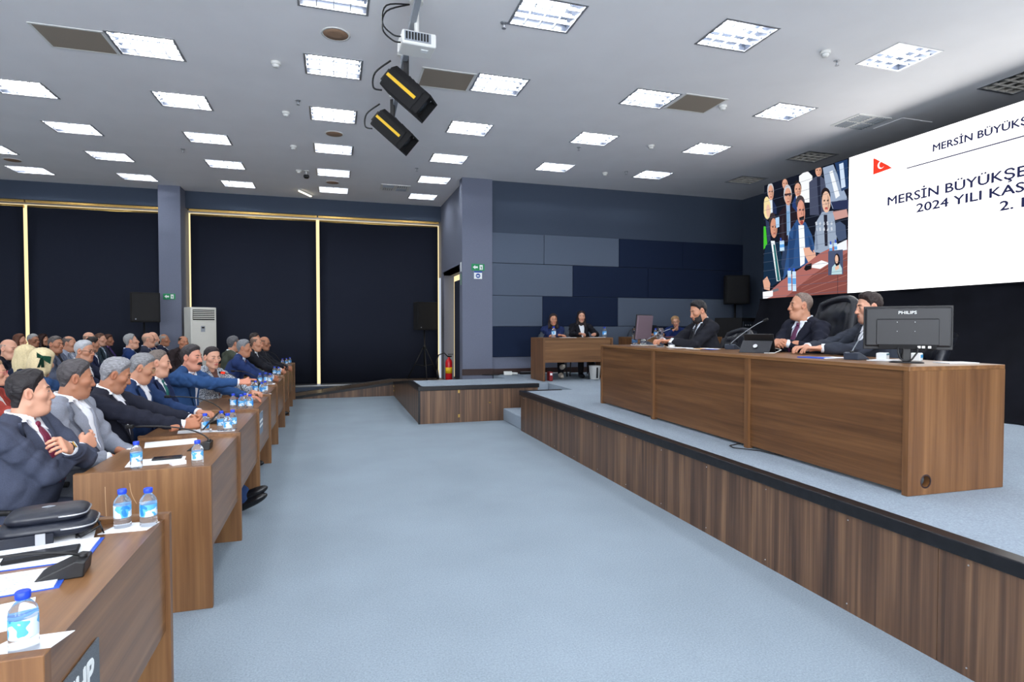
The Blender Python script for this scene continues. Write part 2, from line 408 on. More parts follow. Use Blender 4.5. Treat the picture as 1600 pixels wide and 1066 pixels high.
struct(ceiling_mesh().obj('ceiling', M_CEIL))

# ------------------------------------------------------------------ ceiling fixtures
ORD = ['first', 'second', 'third', 'fourth', 'fifth', 'sixth', 'seventh', 'eighth', 'ninth', 'tenth', 'eleventh']
CN = {-5.3: 'far left column', -3.58: 'second column from the left', -1.81: 'column over the seated rows', .02: 'column left of the spotlight rail',
      1.90: 'column over the open aisle', 3.83: 'column over the long stage table', 5.79: 'column in front of the big screen', 7.75: 'dark column above the big screen'}
hx, hy = LX / 2, LY / 2
me_frame = G().box(-hx - .015, hx + .015, -hy - .015, -hy + .008, -.006, .004).box(-hx - .015, hx + .015, hy - .008, hy + .015, -.006, .004).box(-hx - .015, -hx + .008, -hy, hy, -.006, .004).box(hx - .008, hx + .015, -hy, hy, -.006, .004).mesh('frame')
me_hous = G().box(-hx, hx, -hy, -hy + .004, 0, .12).box(-hx, hx, hy - .004, hy, 0, .12).box(-hx, -hx + .004, -hy, hy, 0, .12).box(hx - .004, hx, -hy, hy, 0, .12).box(-hx, hx, -hy, hy, .12, .125).mesh('housing')
me_tube = G().box(-hx + .03, hx - .03, -.013, .013, .056, .066).mesh('tube')
me_blx = G().box(-.003, .003, -hy + .008, hy - .008, .004, .030).mesh('blade'); me_bly = G().box(-hx + .008, hx - .008, -.003, .003, .004, .030).mesh('blade')
def clone_mesh(m, mat):
    c = m.copy(); c.materials.clear(); c.materials.append(mat); return c
FX = {}
for on in (0, 1):
    lm = (M_LOUVOFF, M_LOUV)[on]
    FX[on] = dict(frame=clone_mesh(me_frame, M_ALU), hous=clone_mesh(me_hous, M_REFL if on else lm), tube=clone_mesh(me_tube, (M_TUBEOFF, M_TUBE)[on]), bx=clone_mesh(me_blx, lm), by=clone_mesh(me_bly, lm))
for x, ys in cols.items():
    for k, y in enumerate(ys):
        on = 0 if x == 7.75 else 1
        f = FX[on]
        lab = ('unlit ' if not on else '') + 'louvred ceiling light, %s from back wall, %s' % (ORD[k], CN[x])
        r = empty('ceiling_light', (x, y, ZC), 0, lab, 'ceiling light', 'louvred ceiling lights')
        link('frame', f['frame'], parent=r); link('housing', f['hous'], parent=r)
        seen = y > 2.8
        for t in (-.17, -.057, .057, .17): link('tube', f['tube'], parent=r, loc=(0, t, 0))
        if seen:
            for t in (-.146, 0, .146): link('louvre_blade', f['bx'], parent=r, loc=(t, 0, 0))
            for t in (-.121, 0, .121): link('louvre_blade', f['by'], parent=r, loc=(0, t, 0))
        else:
            link('louvre_blade', f['bx'], parent=r); link('louvre_blade', f['by'], parent=r)

def ceil_panel(x, y, lab):
    r = empty('ceiling_return_grille', (x, y, ZC), 0, lab, 'vent', 'tan perforated ceiling panels')
    link('frame', clone_mesh(me_frame, M_WHITEP), parent=r)
    G().box(-hx + .006, hx - .006, -hy + .006, hy - .006, -.004, 0).obj('perforated_plate', M_TAN, r)
ceil_panel(-2.44, 6.87, 'tan perforated ceiling panel at upper left beside a light')
ceil_panel(1.27, 6.71, 'tan perforated ceiling panel right of the black spotlights')
ceil_panel(4.48, 6.47, 'tan perforated ceiling panel over the stage side, right of a light')
struct(G().box(7.5, 8.05, 6.05, 6.5, ZC - .008, ZC).obj('trim_2', M_CEIL))
def diffuser(x, y, lab):
    r = empty('air_diffuser', (x, y, ZC), 0, lab, 'vent', 'four-way ceiling air diffusers')
    G().box(-.29, .29, -.24, .24, -.012, 0).obj('plate', M_WHITEP, r)
    for qx in (-1, 1):
        for qy in (-1, 1):
            for k in range(5):
                o = .035 + .042 * k
                if qx * qy > 0: G().box(qx * .14 - .11, qx * .14 + .11, qy * o - .006, qy * o + .006, -.02, -.012).obj('slat', M_GREYP, r)
                else: G().box(qx * (o + .02) - .006, qx * (o + .02) + .006, qy * .12 - .1, qy * .12 + .1, -.02, -.012).obj('slat', M_GREYP, r)
diffuser(7.08, 6.34, 'white four-way air diffuser in front of the big screen')
diffuser(1.23, 12.15, 'white four-way air diffuser near the far corner column')
for x, y, lab in [(.04, 5.99, 'round tan ceiling speaker nearest the camera'), (.03, 9.06, 'round tan ceiling speaker, middle of its line'), (0, 12.09, 'round tan ceiling speaker near the back windows'), (-5.27, 12.11, 'round tan ceiling speaker at far left')]:
    r = empty('ceiling_speaker', (x, y, ZC), 0, lab, 'speaker', 'round ceiling speakers')
    G().lathe([(.135, 0), (.14, -.006), (.12, -.008), (.12, 0)], 24).obj('rim', M_WHITEP, r); G().lathe([(.119, -.001), (.118, -.007), (.05, -.009), (.01, -.009)], 24).obj('grille', plain('speaker_tan', srgb(150, 120, 96), .8, noise=.2, nscale=250), r)
NS = ['first', 'second', 'third', 'fourth', 'fifth', 'sixth']
def smoke(x, y, lab):
    r = empty('smoke_detector', (x, y, ZC), 0, lab, 'smoke detector', 'white smoke detectors')
    G().lathe([(.05, 0), (.052, -.02), (.045, -.03)], 18).obj('base', M_WHITEP, r); G().lathe([(.036, -.03), (.038, -.034), (.03, -.055), (.01, -.058)], 18).obj('chamber', M_WHITEP, r); G().lathe([(.0345, -.031), (.0345, -.034)], 18).obj('slot_ring', M_BLACK, r)
for i, (x, y) in enumerate([(-.58, 6.81), (-.59, 8.34), (-.59, 9.85), (-.59, 11.34)]): smoke(x, y, 'white dome smoke detector over the desks, %s from the camera' % NS[i])
for i, (x, y) in enumerate([(4.93, 4.85), (4.86, 6.42), (4.83, 8.14), (4.86, 9.83)]): smoke(x, y, 'white dome smoke detector over the stage, %s from the camera' % NS[i])
def sprinkler(x, y, lab):
    r = empty('sprinkler_head', (x, y, ZC), 0, lab, 'sprinkler', 'ceiling sprinklers')
    G().lathe([(.035, 0), (.03, -.006)], 14).obj('escutcheon', M_ALU, r); G().lathe([(.009, -.006), (.009, -.05)], 8).obj('stem', M_ALU, r); G().lathe([(.02, -.05), (.022, -.055)], 10).obj('deflector', M_ALU, r)
for x, y, lab in [(-.41, 7.87, 'small ceiling sprinkler over the desk fronts'), (-2.31, 10.55, 'small ceiling sprinkler over the seated rows'), (1.56, 5.30, 'small ceiling sprinkler beside the nearest aisle light'), (3.77, 8.57, 'small ceiling sprinkler over the back of the stage'),
                  (1.46, 10.57, 'small ceiling sprinkler near the far column'), (5.22, 4.98, 'small ceiling sprinkler beside the stage smoke detector'), (5.2, 9.64, 'small ceiling sprinkler near the acoustic panels')]: sprinkler(x, y, lab)
r = empty('dome_camera', (-.46, 11.34, ZC), 0, 'small black security camera on the ceiling over the desks', 'camera')
G().lathe([(.045, 0), (.045, -.012)], 14).obj('mount', M_WHITEP, r); G().tube([(0, 0, -.01), (0, 0, -.08)], .012).obj('stem', M_WHITEP, r); G().lathe([(.01, -.07), (.05, -.08), (.055, -.11), (.035, -.14)], 14).obj('housing', M_BLACK, r)
r = empty('batten_lamp', (-.56, 13.12, ZC), R(-25), 'short glowing strip lamp on the ceiling by the back windows', 'lamp')
G().box(-.02, .02, -.27, .27, -.03, 0).obj('base', M_WHITEP, r); G().box(-.015, .015, -.26, .26, -.045, -.03).obj('tube', M_BULB, r)

# spotlight rail with projector
r = empty('spotlight_rail', (.72, 6.6, ZC), R(-1.2), 'grey square rail hung below the ceiling carrying two spotlights', 'rail')
rl = G().box(-.025, .025, -2.2, 1.75, -.20, -.15).obj('rail', M_GREYP, r)
for y in (-1.6, -.35, .25, .8, 1.5):
    G().box(-.012, .012, y - .012, y + .012, -.15, 0).obj('hanger', M_GREYP, r); G().box(-.05, .05, y - .03, y + .03, -.01, 0).obj('ceiling_plate', M_WHITEP, r)
def spot(loc, rz, tilt, lab):
    e = empty('stage_spotlight', loc, rz, lab, 'spotlight', 'black stage spotlights'); e.scale = (1.12, 1.12, 1.12)
    Mt = Matrix.Rotation(tilt, 4, 'Y')
    # body points along local +x, tilted down
    def q(*a): return G().box(*a, M=Mt)
    b = G(); b.prism([(-.112, -.11), (.112, -.11), (.125, -.02), (.125, .07), (.075, .115), (-.075, .115), (-.125, .07), (-.125, -.02)], -.19, .19, M=Mt @ Matrix.Rotation(PI / 2, 4, 'Y') @ Matrix.Rotation(PI / 2, 4, 'Z'))
    b.bevel(.008, 1).obj('housing', M_BLACKM, e)
    G().box(-.18, .16, -.129, -.124, -.014, .014, M=Mt).obj('yellow_stripe', M_YEL, e); G().box(-.18, .16, .124, .129, -.014, .014, M=Mt).obj('yellow_stripe', M_YEL, e)
    q(.19, .25, -.115, -.10, -.11, .11).box(.19, .25, .10, .115, -.11, .11, M=Mt).box(.19, .25, -.115, .115, .095, .11, M=Mt).box(.19, .25, -.115, .115, -.11, -.095, M=Mt).obj('lens_hood', M_BLACKM, e)
    G().lathe([(.01, .205), (.07, .2), (.072, .19)], 18, M=Mt @ Matrix.Rotation(PI / 2, 4, 'Y')).obj('lens', plain('lens_glass', srgb(60, 66, 74), .1), e)
    q(-.235, -.2, -.06, .06, -.07, .05).obj('rear_cap', M_BLACK, e)
    for k in range(4): q(-.12 + .06 * k, -.10 + .06 * k, -.06, .06, .112, .12).obj('cooling_fin', M_BLACK, e)
    G().box(-.022, .022, -.018, .018, .06, .33).box(-.05, .05, -.03, .03, .09, .13).bevel(.004, 1).obj('yoke', M_BLACK, e)
    G().tube([(0, .12, .06), (0, .15, .06)], .02).obj('tilt_knob', M_BLACK, e)
    G().tube([(-.23, 0, .03), (-.31, 0, .06), (-.30, .02, .2), (-.15, .02, .3)], .008, sm=5).obj('power_lead', M_BLACK, e)
spot((.72, 5.95, 3.90), R(-25), R(42), 'larger black spotlight with yellow stripe just below the projector')
spot((.70, 7.15, 3.90), R(-25), R(42), 'farther black spotlight with yellow stripe at the end of the rail')
e = empty('projector', (.72, 5.18, 4.02), R(4), 'white ceiling projector hung upside down above the spotlights', 'projector')
G().box(-.15, .15, -.12, .12, -.06, .06).bevel(.015, 3).obj('case', M_WHITEP, e)
vent = G().box(-.13, .10, -.127, -.12, -.035, .045).obj('vent_panel', M_GREYP, e)
for k in range(8): G().box(-.12 + .026 * k, -.105 + .026 * k, -.131, -.126, -.025, .038).obj('vent_slot', M_BLACK, vent)
G().box(.03, .09, -.05, .0, -.064, -.06).obj('lens_shift_cover', M_SIGNW, e); G().tube([(.0, .0, .06), (0, 0, .38)], .022).obj('mount_pole', M_WHITEP, e); G().lathe([(.06, .36), (.06, .38)], 14).obj('mount_plate', M_WHITEP, e)
G().tube([(0, .12, 0), (0, .14, 0)], .035, 14).obj('lens', M_BLACK, e)
for z, y2 in ((.02, .16), (-.03, .10)): G().tube([(-.15, -.05, z), (-.22, -.06, z), (-.30, -.02, z + .1), (-.26, .02, z + .28), (-.05, .06, .37)], .007, sm=5).obj('signal_cable', M_BLACK, e)

# ------------------------------------------------------------------ stage, platform, ramp, steps
XS = 2.63
st = empty('stage', (XS, 2, 0), 0, 'long raised stage with walnut front and blue-grey carpet top', 'stage')
G().box(0, XR - XS - .01, YR - 1.99, 6.0, .02, ZS - .002).obj('carpet_top', M_STAGEC, st)
G().box(.8, XR - XS - .01, 6.0, 8.97, .02, ZS - .002).obj('carpet_top', M_STAGEC, st)
y = 6.0
pan = None
while y > YR - 2 + .06:
    y2 = max(y - 1.22, YR - 1.99)
    G().box(-.018, 0, y2 + .0015, y - .0015, .0, ZS - .04).obj('front_panel', M_STAGEW, st); y = y2
G().box(0, .8, 6.0, 6.018, 0, ZS - .04).obj('end_panel', M_STAGEW, st)
G().box(-.035, .05, YR - 1.99, 6.035, ZS - .06, ZS + .006).bevel(.006, 2).obj('nosing', M_NOSE, st)
G().box(.05, .62, 5.975, 6.035, ZS - .03, ZS + .006).obj('nosing', M_NOSE, st)
for yy in np.arange(-4.5, 5.9, .61):
    for z in (.04, ZS - .09): G().lathe([(.004, 0), (.003, -.003)], 6, M=Matrix.Translation((-.018, float(yy), z)) @ Matrix.Rotation(PI / 2, 4, 'Y')).obj('screw', M_ALU, st)
pf = empty('side_platform', (1.28, 9.0, 0), 0, 'walnut-fronted carpeted platform corner beside the ramp and steps', 'platform')
G().box(0, 2.14, 0, 1.12, .02, ZS - .002).box(1.72, 2.14, 1.12, 1.92, .02, ZS - .002).obj('carpet_top', M_STAGEC, pf)
for x0, x1 in ((0, .62), (.62, 1.22), (1.22, 1.95)): G().box(x0 + .0015, x1 - .0015, -.018, 0, .0, ZS - .04).obj('front_panel', M_STAGEW, pf)
G().box(-.018, 0, 0, 1.12, .0, ZS - .04).obj('side_panel', M_STAGEW, pf)
G().box(-.035, 1.97, -.035, .035, ZS - .06, ZS + .006).bevel(.006, 2).obj('nosing', M_NOSE, pf); G().box(-.035, .035, .035, 1.12, ZS - .06, ZS + .006).obj('nosing', M_NOSE, pf)
G().box(-.03, .0, -.03, .0, 0, ZS - .06).obj('corner_trim', M_NOSE, pf)
for z in (.08, .47): G().box(.6, .63, -.024, -.018, z, z + .05).obj('hinge', M_GOLD, pf)
G().lathe([(.012, 0), (.01, .02)], 10, M=Matrix.Translation((1.12, -.018, .3)) @ Matrix.Rotation(PI / 2, 4, 'X')).obj('knob', M_GOLD, pf)
stp = empty('carpeted_steps', (XS, 8.5, 0), 0, 'small carpeted steps set between the stage end and the platform', 'steps')
for i in range(2): G().box(.30 * i, .8, -.48, .48, .195 * i, .195 * (i + 1)).bevel(.01, 1).obj('step', M_STAGEC, stp)
# L-shaped access ramp: down along the platform side, a landing, then down to the left along the blinds
ZL = .30
rp = empty('ramp', (1.28, 12.9, 0), 0, 'low wooden access ramp running down from the platform along the blinds', 'ramp')
def hexa(b, t):
    g = G(); vs = [g.b.verts.new(p) for p in list(b) + list(t)]
    for q in ((3, 2, 1, 0), (4, 5, 6, 7), (0, 1, 5, 4), (1, 2, 6, 5), (2, 3, 7, 6), (3, 0, 4, 7)): g.b.faces.new([vs[i] for i in q])
    return g
fx = lambda x: .04 + (ZL - .04) * (1 + x / 2.15)         # height of the lower leg
fy_ = lambda y: ZL + (ZS - ZL) * (-y / 2.78)              # height of the upper leg (y from -2.78 to 0)
def slab_x(x0, x1, y0, y1, d0, d1): return hexa([(x0, y0, fx(x0) + d0), (x1, y0, fx(x1) + d0), (x1, y1, fx(x1) + d0), (x0, y1, fx(x0) + d0)], [(x0, y0, fx(x0) + d1), (x1, y0, fx(x1) + d1), (x1, y1, fx(x1) + d1), (x0, y1, fx(x0) + d1)])
def slab_y(x0, x1, y0, y1, d0, d1): return hexa([(x0, y0, fy_(y0) + d0), (x1, y0, fy_(y0) + d0), (x1, y1, fy_(y1) + d0), (x0, y1, fy_(y1) + d0)], [(x0, y0, fy_(y0) + d1), (x1, y0, fy_(y0) + d1), (x1, y1, fy_(y1) + d1), (x0, y1, fy_(y1) + d1)])
for k in range(7): slab_x(-2.15 + 2.15 * k / 7 + .004, -2.15 + 2.15 * (k + 1) / 7 - .004, 0, .82, -.03, 0).obj('ramp_board', M_RAMP, rp)
for k in range(8): slab_y(0, 1.1, -2.78 + 2.78 * k / 8 + .004, -2.78 + 2.78 * (k + 1) / 8 - .004, -.03, 0).obj('ramp_board', M_RAMP, rp)
G().box(0, 1.16, .004, .82, ZL - .03, ZL).obj('landing_board', M_RAMP, rp)
hexa([(-2.15, -.018, 0), (0, -.018, 0), (0, 0, 0), (-2.15, 0, 0)], [(-2.15, -.018, fx(-2.15) - .03), (0, -.018, ZL - .03), (0, 0, ZL - .03), (-2.15, 0, fx(-2.15) - .03)]).obj('side_panel', M_STAGEW, rp)
hexa([(-.018, -2.78, 0), (0, -2.78, 0), (0, 0, 0), (-.018, 0, 0)], [(-.018, -2.78, ZS - .04), (0, -2.78, ZS - .04), (0, 0, ZL - .03), (-.018, 0, ZL - .03)]).obj('side_panel', M_STAGEW, rp)
slab_x(-2.15, -.02, -.03, .035, -.045, .008).obj('nosing', M_NOSE, rp); slab_x(-2.15, 0, .79, .83, -.02, .012).obj('nosing', M_NOSE, rp); slab_y(-.035, .035, -2.78, 0, -.045, .008).obj('nosing', M_NOSE, rp)
for z in (.10, .20): G().box(-.03, -.018, -.04, -.02, z, z + .03).obj('hinge', M_GOLD, rp)
# ------------------------------------------------------------------ LED screen
sc = empty('led_screen', (7.3, 8.48, ZS), 0, 'huge bright video wall with white slide and live picture of the hall', 'screen')
ZB, ZT = 1.99 - ZS, 4.02 - ZS
YV, YE = -1.76, -7.1
G().box(.01, .12, YE, 0, ZB, ZT).obj('cabinet', M_BLACKM, sc)
for yy in (-.2, -2.4, -4.6, -6.8): G().box(.05, .12, yy - .04, yy + .04, 0, ZB).obj('support_leg', M_BLACK, sc)
G().box(0, .01, YE, YV, ZB, ZT).obj('slide', M_SLIDE, sc)
TR = (PI / 2, 0, -PI / 2)
def stext(txt, y, z, size, sx, width):
    mx = lambda t: max(v.co.x for v in text_mesh(t, size).vertices)
    k = width / mx(txt); words = txt.split(' ')
    for n, wd in enumerate(words):          # one piece per word
        off = mx(' '.join(words[:n + 1])) - mx(wd); me = text_mesh(wd, size, 0.001, 'LEFT', 1.0, .0034)
        for v in me.vertices: v.co.x = (v.co.x + off) * k
        link('slide_text', me, M_SLTXT, sc, (-.002, y, z), TR)
YC = -4.50
stext('MERSİN BÜYÜKŞEHİR BELEDİYE MECLİSİ', -2.38, 3.19 - ZS, .165, 1.2, 3.80)
stext('2024 YILI KASIM AYI TOPLANTISI', -2.80, 3.02 - ZS, .155, 1.2, 3.02)
stext('2. BİRLEŞİM', -3.79, 2.85 - ZS, .15, 1.2, 1.14)
stext('MERSİN BÜYÜKŞEHİR BELEDİYE BAŞKANLIĞI', -3.00, 3.75 - ZS, .125, 1.2, 2.85)
G().box(-.003, 0, -6.35, -2.66, 3.622 - ZS, 3.637 - ZS).obj('slide_rule', M_SLTXT, sc)
def flat_poly(name, pts, mat, x):   # pts = (y, z) on the screen
    me = bpy.data.meshes.new(name); me.from_pydata([(x, a, b) for a, b in pts], [], [list(range(len(pts)))]); me.update()
    return link(name, me, mat, sc)
fy, fz = -2.16, 3.66 - ZS
flat_poly('slide_flag', [(fy, fz + .01), (fy - .29, fz + .03), (fy - .22, fz + .09), (fy - .02, fz + .235), (fy, fz + .235)], M_SLRED, -.002)
NA = 16; arc = [.55 + (2 * PI - 1.1) * k / NA for k in range(NA + 1)]
ov = [(-.003, fy - .125 - .055 * math.cos(a), fz + .118 + .055 * math.sin(a)) for a in arc]; iv = [(-.003, fy - .125 - .014 - .044 * math.cos(a), fz + .118 + .044 * math.sin(a)) for a in arc]
me = bpy.data.meshes.new('slide_flag_crescent'); me.from_pydata(ov + iv, [], [(k, k + 1, NA + 2 + k, NA + 1 + k) for k in range(NA)]); me.update(); link('slide_flag_crescent', me, M_SLMARK, sc)

# the live picture: flat coloured shapes on the left part of the wall
def feed():
    V, F, C = [], [], []
    def uv(px, py):
        L = 75 - 30 * (py - 215) / 805; Rr = 660 - 32 * (py - 30) / 960
        u = (px - L) / (Rr - L); top = 215 - 185 * u; bot = 1020 - 30 * u
        return min(1, max(0, u)), min(1, max(0, (bot - py) / (bot - top)))
    def poly(pts, col, raw=False):
        k = len(C); i0 = len(V)
        for p in pts:
            u, v = p if raw else uv(*p)
            V.append((-.00008 * k - .0005, YV * u, ZB + (ZT - ZB) * v))
        F.append(list(range(i0, len(V)))); C.append(srgb(*col))
    def ell(cx, cy, rx, ry, col, n=14): poly([(cx + rx * math.cos(2 * PI * i / n), cy + ry * math.sin(2 * PI * i / n)) for i in range(n)], col)
    poly([(0, 0), (1, 0), (1, 1), (0, 1)], (22, 26, 38), True)
    sk = (214, 160, 136); sk2 = (226, 184, 160)
    def dk(c, k): return tuple(int(v * k) for v in c)
    def face(cx, cy, rx, ry, skin):      # shaded cheek, eyes, nose and mouth of a face in the picture
        poly([(cx + rx * .35, cy - ry * .7), (cx + rx * .72, cy - ry * .3), (cx + rx * .70, cy + ry * .45), (cx + rx * .3, cy + ry * .85)], dk(skin, .82))
        for s in (-.42, .38): poly([(cx + rx * (s - .22), cy - ry * .18), (cx + rx * (s + .22), cy - ry * .22), (cx + rx * (s + .2), cy - ry * .06), (cx + rx * (s - .2), cy - ry * .04)], dk(skin, .42))
        poly([(cx - rx * .04, cy - ry * .05), (cx + rx * .16, cy + ry * .28), (cx - rx * .16, cy + ry * .30)], dk(skin, .8)); poly([(cx - rx * .32, cy + ry * .50), (cx + rx * .32, cy + ry * .47), (cx + rx * .2, cy + ry * .60), (cx - rx * .22, cy + ry * .62)], dk((200, 110, 100), .8))
    def man(hx, hy, rx, ry, hair, suit, shirt, bot, w, skin=sk):
        poly([(hx - w, bot), (hx - w, hy + ry * 1.9), (hx - rx * .7, hy + ry), (hx + rx * .7, hy + ry), (hx + w, hy + ry * 1.9), (hx + w, bot)], suit)
        poly([(hx - rx * .5, hy + ry * .8), (hx + rx * .5, hy + ry * .8), (hx + rx * .55, bot), (hx - rx * .1, bot)], shirt)
        ell(hx, hy - ry * .12, rx * 1.08, ry * 1.05, hair); ell(hx + rx * .08, hy + ry * .12, rx * .92, ry * .95, skin); face(hx + rx * .12, hy + ry * .12, rx, ry, skin)
    man(385, 80, 26, 34, (60, 50, 46), (236, 238, 240), (236, 238, 240), 330, 45)
    man(470, 105, 22, 44, (50, 44, 40), (70, 76, 98), (36, 40, 58), 420, 62)
    poly([(500, 90), (565, 70), (640, 300), (640, 380), (555, 380), (520, 260)], (150, 166, 190)); poly([(540, 120), (560, 110), (600, 290), (575, 310)], (232, 236, 240))
    poly([(575, 60), (650, 40), (650, 240), (610, 260)], (36, 60, 100)); poly([(600, 70), (625, 60), (635, 230), (610, 240)], (200, 216, 236))
    poly([(545, 330), (650, 320), (650, 385), (560, 385)], (44, 52, 84))
    man(236, 195, 22, 38, (50, 40, 40), (26, 26, 34), (26, 26, 34), 340, 40)
    man(328, 235, 26, 52, (40, 34, 34), (40, 60, 110), (220, 226, 236), 420, 40)
    man(126, 255, 24, 56, (190, 190, 194), (36, 48, 80), (220, 228, 236), 410, 44)
    man(257, 280, 28, 66, (196, 196, 200), (38, 30, 38), (150, 176, 210), 610, 70); poly([(232, 268), (284, 262), (284, 276), (232, 282)], (70, 50, 50))
    poly([(245, 390), (268, 390), (262, 555), (244, 560)], (120, 160, 200))
    ell(95, 370, 30, 80, (236, 214, 160)); ell(104, 390, 16, 46, sk2); poly([(62, 500), (82, 500), (92, 640), (60, 660)], (70, 190, 50)); poly([(82, 450), (110, 470), (120, 620), (95, 640)], (50, 60, 90))
    poly([(60, 720), (75, 640), (110, 600), (180, 610), (205, 720), (210, 870), (120, 920), (55, 880)], (24, 44, 66)); poly([(120, 600), (150, 600), (190, 880), (160, 885)], (232, 238, 240)); poly([(138, 625), (152, 625), (185, 880), (165, 880)], (36, 100, 104))
    ell(138, 470, 30, 70, (56, 48, 52)); ell(146, 510, 27, 70, (206, 146, 122)); face(150, 510, 27, 66, (206, 146, 122))
    poly([(160, 440), (190, 430), (190, 500), (165, 510)], (170, 204, 236))
    poly([(196, 760), (215, 640), (262, 630), (250, 780), (220, 850)], (46, 62, 92))
    # speaker in blue
    poly([(205, 880), (240, 700), (262, 540), (320, 450), (380, 470), (420, 560), (445, 690), (400, 760), (330, 790), (250, 820)], (48, 82, 132))
    poly([(330, 490), (368, 490), (372, 640), (366, 760), (336, 780)], (236, 240, 244))
    ell(346, 330, 32, 52, (70, 62, 66)); ell(350, 400, 28, 90, (214, 150, 130)); face(354, 392, 28, 84, (214, 150, 130)); poly([(335, 436), (372, 424), (370, 452), (340, 458)], (34, 30, 34)); ell(354, 470, 12, 14, (150, 70, 66))
    poly([(360, 650), (415, 645), (420, 740), (395, 760), (368, 700)], (222, 170, 146)); poly([(415, 670), (440, 665), (445, 750), (420, 765)], (222, 170, 146))
    # woman in tweed
    poly([(432, 680), (450, 470), (490, 400), (560, 395), (578, 560), (570, 660), (480, 690)], (150, 164, 184)); poly([(500, 420), (522, 420), (520, 640), (502, 640)], (40, 40, 52))
    for k in range(10): poly([(445 + (k % 5) * 24, 470 + 40 * (k // 5) + 10 * (k % 3)), (455 + (k % 5) * 24, 466 + 40 * (k // 5)), (458 + (k % 5) * 24, 490 + 40 * (k // 5)), (447 + (k % 5) * 24, 494 + 40 * (k // 5))], (196, 204, 216))
    ell(516, 285, 30, 56, (38, 32, 36)); ell(518, 330, 27, 76, sk2); face(518, 330, 27, 76, sk2); ell(518, 378, 10, 6, (190, 90, 90))
    poly([(572, 480), (600, 470), (630, 500), (635, 590), (590, 610), (572, 560)], (70, 84, 112))
    poly([(556, 400), (640, 385), (648, 440), (570, 460)], (196, 150, 142))
    # desk
    poly([(100, 960), (200, 880), (330, 800), (470, 690), (640, 600), (640, 690), (628, 990), (44, 1020)], (168, 104, 98)); poly([(210, 1010), (420, 840), (638, 690), (628, 990), (300, 1006)], (132, 76, 70))
    for k in range(4): poly([(330 + 10 * k, 905 + 28 * k), (634, 720 + 62 * k), (634, 724 + 62 * k), (330 + 10 * k, 908 + 28 * k)], (170, 112, 102))
    poly([(418, 770), (480, 740), (530, 760), (470, 800), (414, 790)], (240, 240, 244)); poly([(560, 640), (636, 600), (636, 670), (580, 680)], (232, 236, 244))
    poly([(362, 800), (375, 770), (415, 758), (412, 800), (375, 812)], (26, 24, 28)); poly([(118, 945), (172, 932), (176, 950), (130, 962)], (110, 110, 118))
    poly([(48, 960), (130, 950), (128, 990), (48, 1015)], (240, 240, 244)); poly([(50, 880), (86, 850), (110, 900), (104, 950), (60, 940)], (216, 164, 140))
    for bx, by in ((258, 810), (292, 815), (540, 630), (570, 620), (200, 600), (216, 598)):
        h = 70 if by > 700 else 36; w = 13 if by > 700 else 9
        poly([(bx - w, by), (bx + w, by), (bx + w, by + 2 * h), (bx - w, by + 2 * h)], (196, 222, 244)); poly([(bx - w, by + h * .7), (bx + w, by + h * .7), (bx + w, by + h * 1.3), (bx - w, by + h * 1.3)], (96, 160, 220)); poly([(bx - w * .5, by - 22), (bx + w * .5, by - 22), (bx + w * .5, by), (bx - w * .5, by)], (50, 90, 200))
    # interpreter inset
    poly([(524, 676), (612, 668), (610, 842), (520, 846)], (74, 84, 112)); poly([(540, 842), (545, 790), (565, 765), (590, 765), (604, 800), (604, 840)], (180, 210, 216)); ell(577, 740, 17, 46, (36, 30, 36)); ell(574, 735, 10, 30, sk2); poly([(562, 790), (586, 775), (588, 800), (566, 815)], sk2)
    poly([(576, 846), (580, 846), (576, 990), (572, 990)], (90, 60, 60))
    for p in ([(262, 560), (300, 600), (290, 760), (255, 800)], [(300, 470), (318, 520), (300, 640), (288, 600)]): poly(p, (38, 66, 110))        # folds of the blue jacket
    poly([(395, 560), (418, 600), (430, 690), (408, 660)], (38, 66, 110)); poly([(205, 470), (222, 420), (228, 590), (208, 600)], (52, 44, 52)); poly([(440, 560), (452, 500), (462, 660), (446, 670)], (126, 140, 162))
    for k in range(13):        # faint scan bands of the video wall
        v = .03 + k * .075; poly([(0, v), (1, v), (1, v + .0022), (0, v + .0022)], (84, 94, 114), True)
    me = bpy.data.meshes.new('live_picture'); me.from_pydata(V, [], F); me.update()
    ca = me.color_attributes.new('Col', 'FLOAT_COLOR', 'CORNER')
    for p, c in zip(me.polygons, C):
        for li in p.loop_indices: ca.data[li].color = c
    return link('live_picture', me, M_FEED, sc)
feed()
# black cloth hanging under the screen, swept forward at the floor
g = G(); P = []
for k in range(9):
    t = k / 8; row = []
    for j in range(90):
        yy = -7.1 * j / 89
        row.append((-.02 - 1.05 * t ** 1.6 + (.03 + .03 * t) * math.sin(j * .55 + 1.3 * math.sin(j * .21) + t), yy + .03, ZB + .02 - (ZB + .02 - .012) * t))
    P.append(row)
dr = empty('black_drape', (7.28, 8.48, ZS), 0, 'black cloth hanging below the bright screen to the stage floor', 'drape')
g.grid(P).obj('fabric', M_CLOTH, dr); G().box(-.03, .0, -7.1, 0.03, ZB + .01, ZB + .03).obj('top_hem', M_CLOTH, dr)

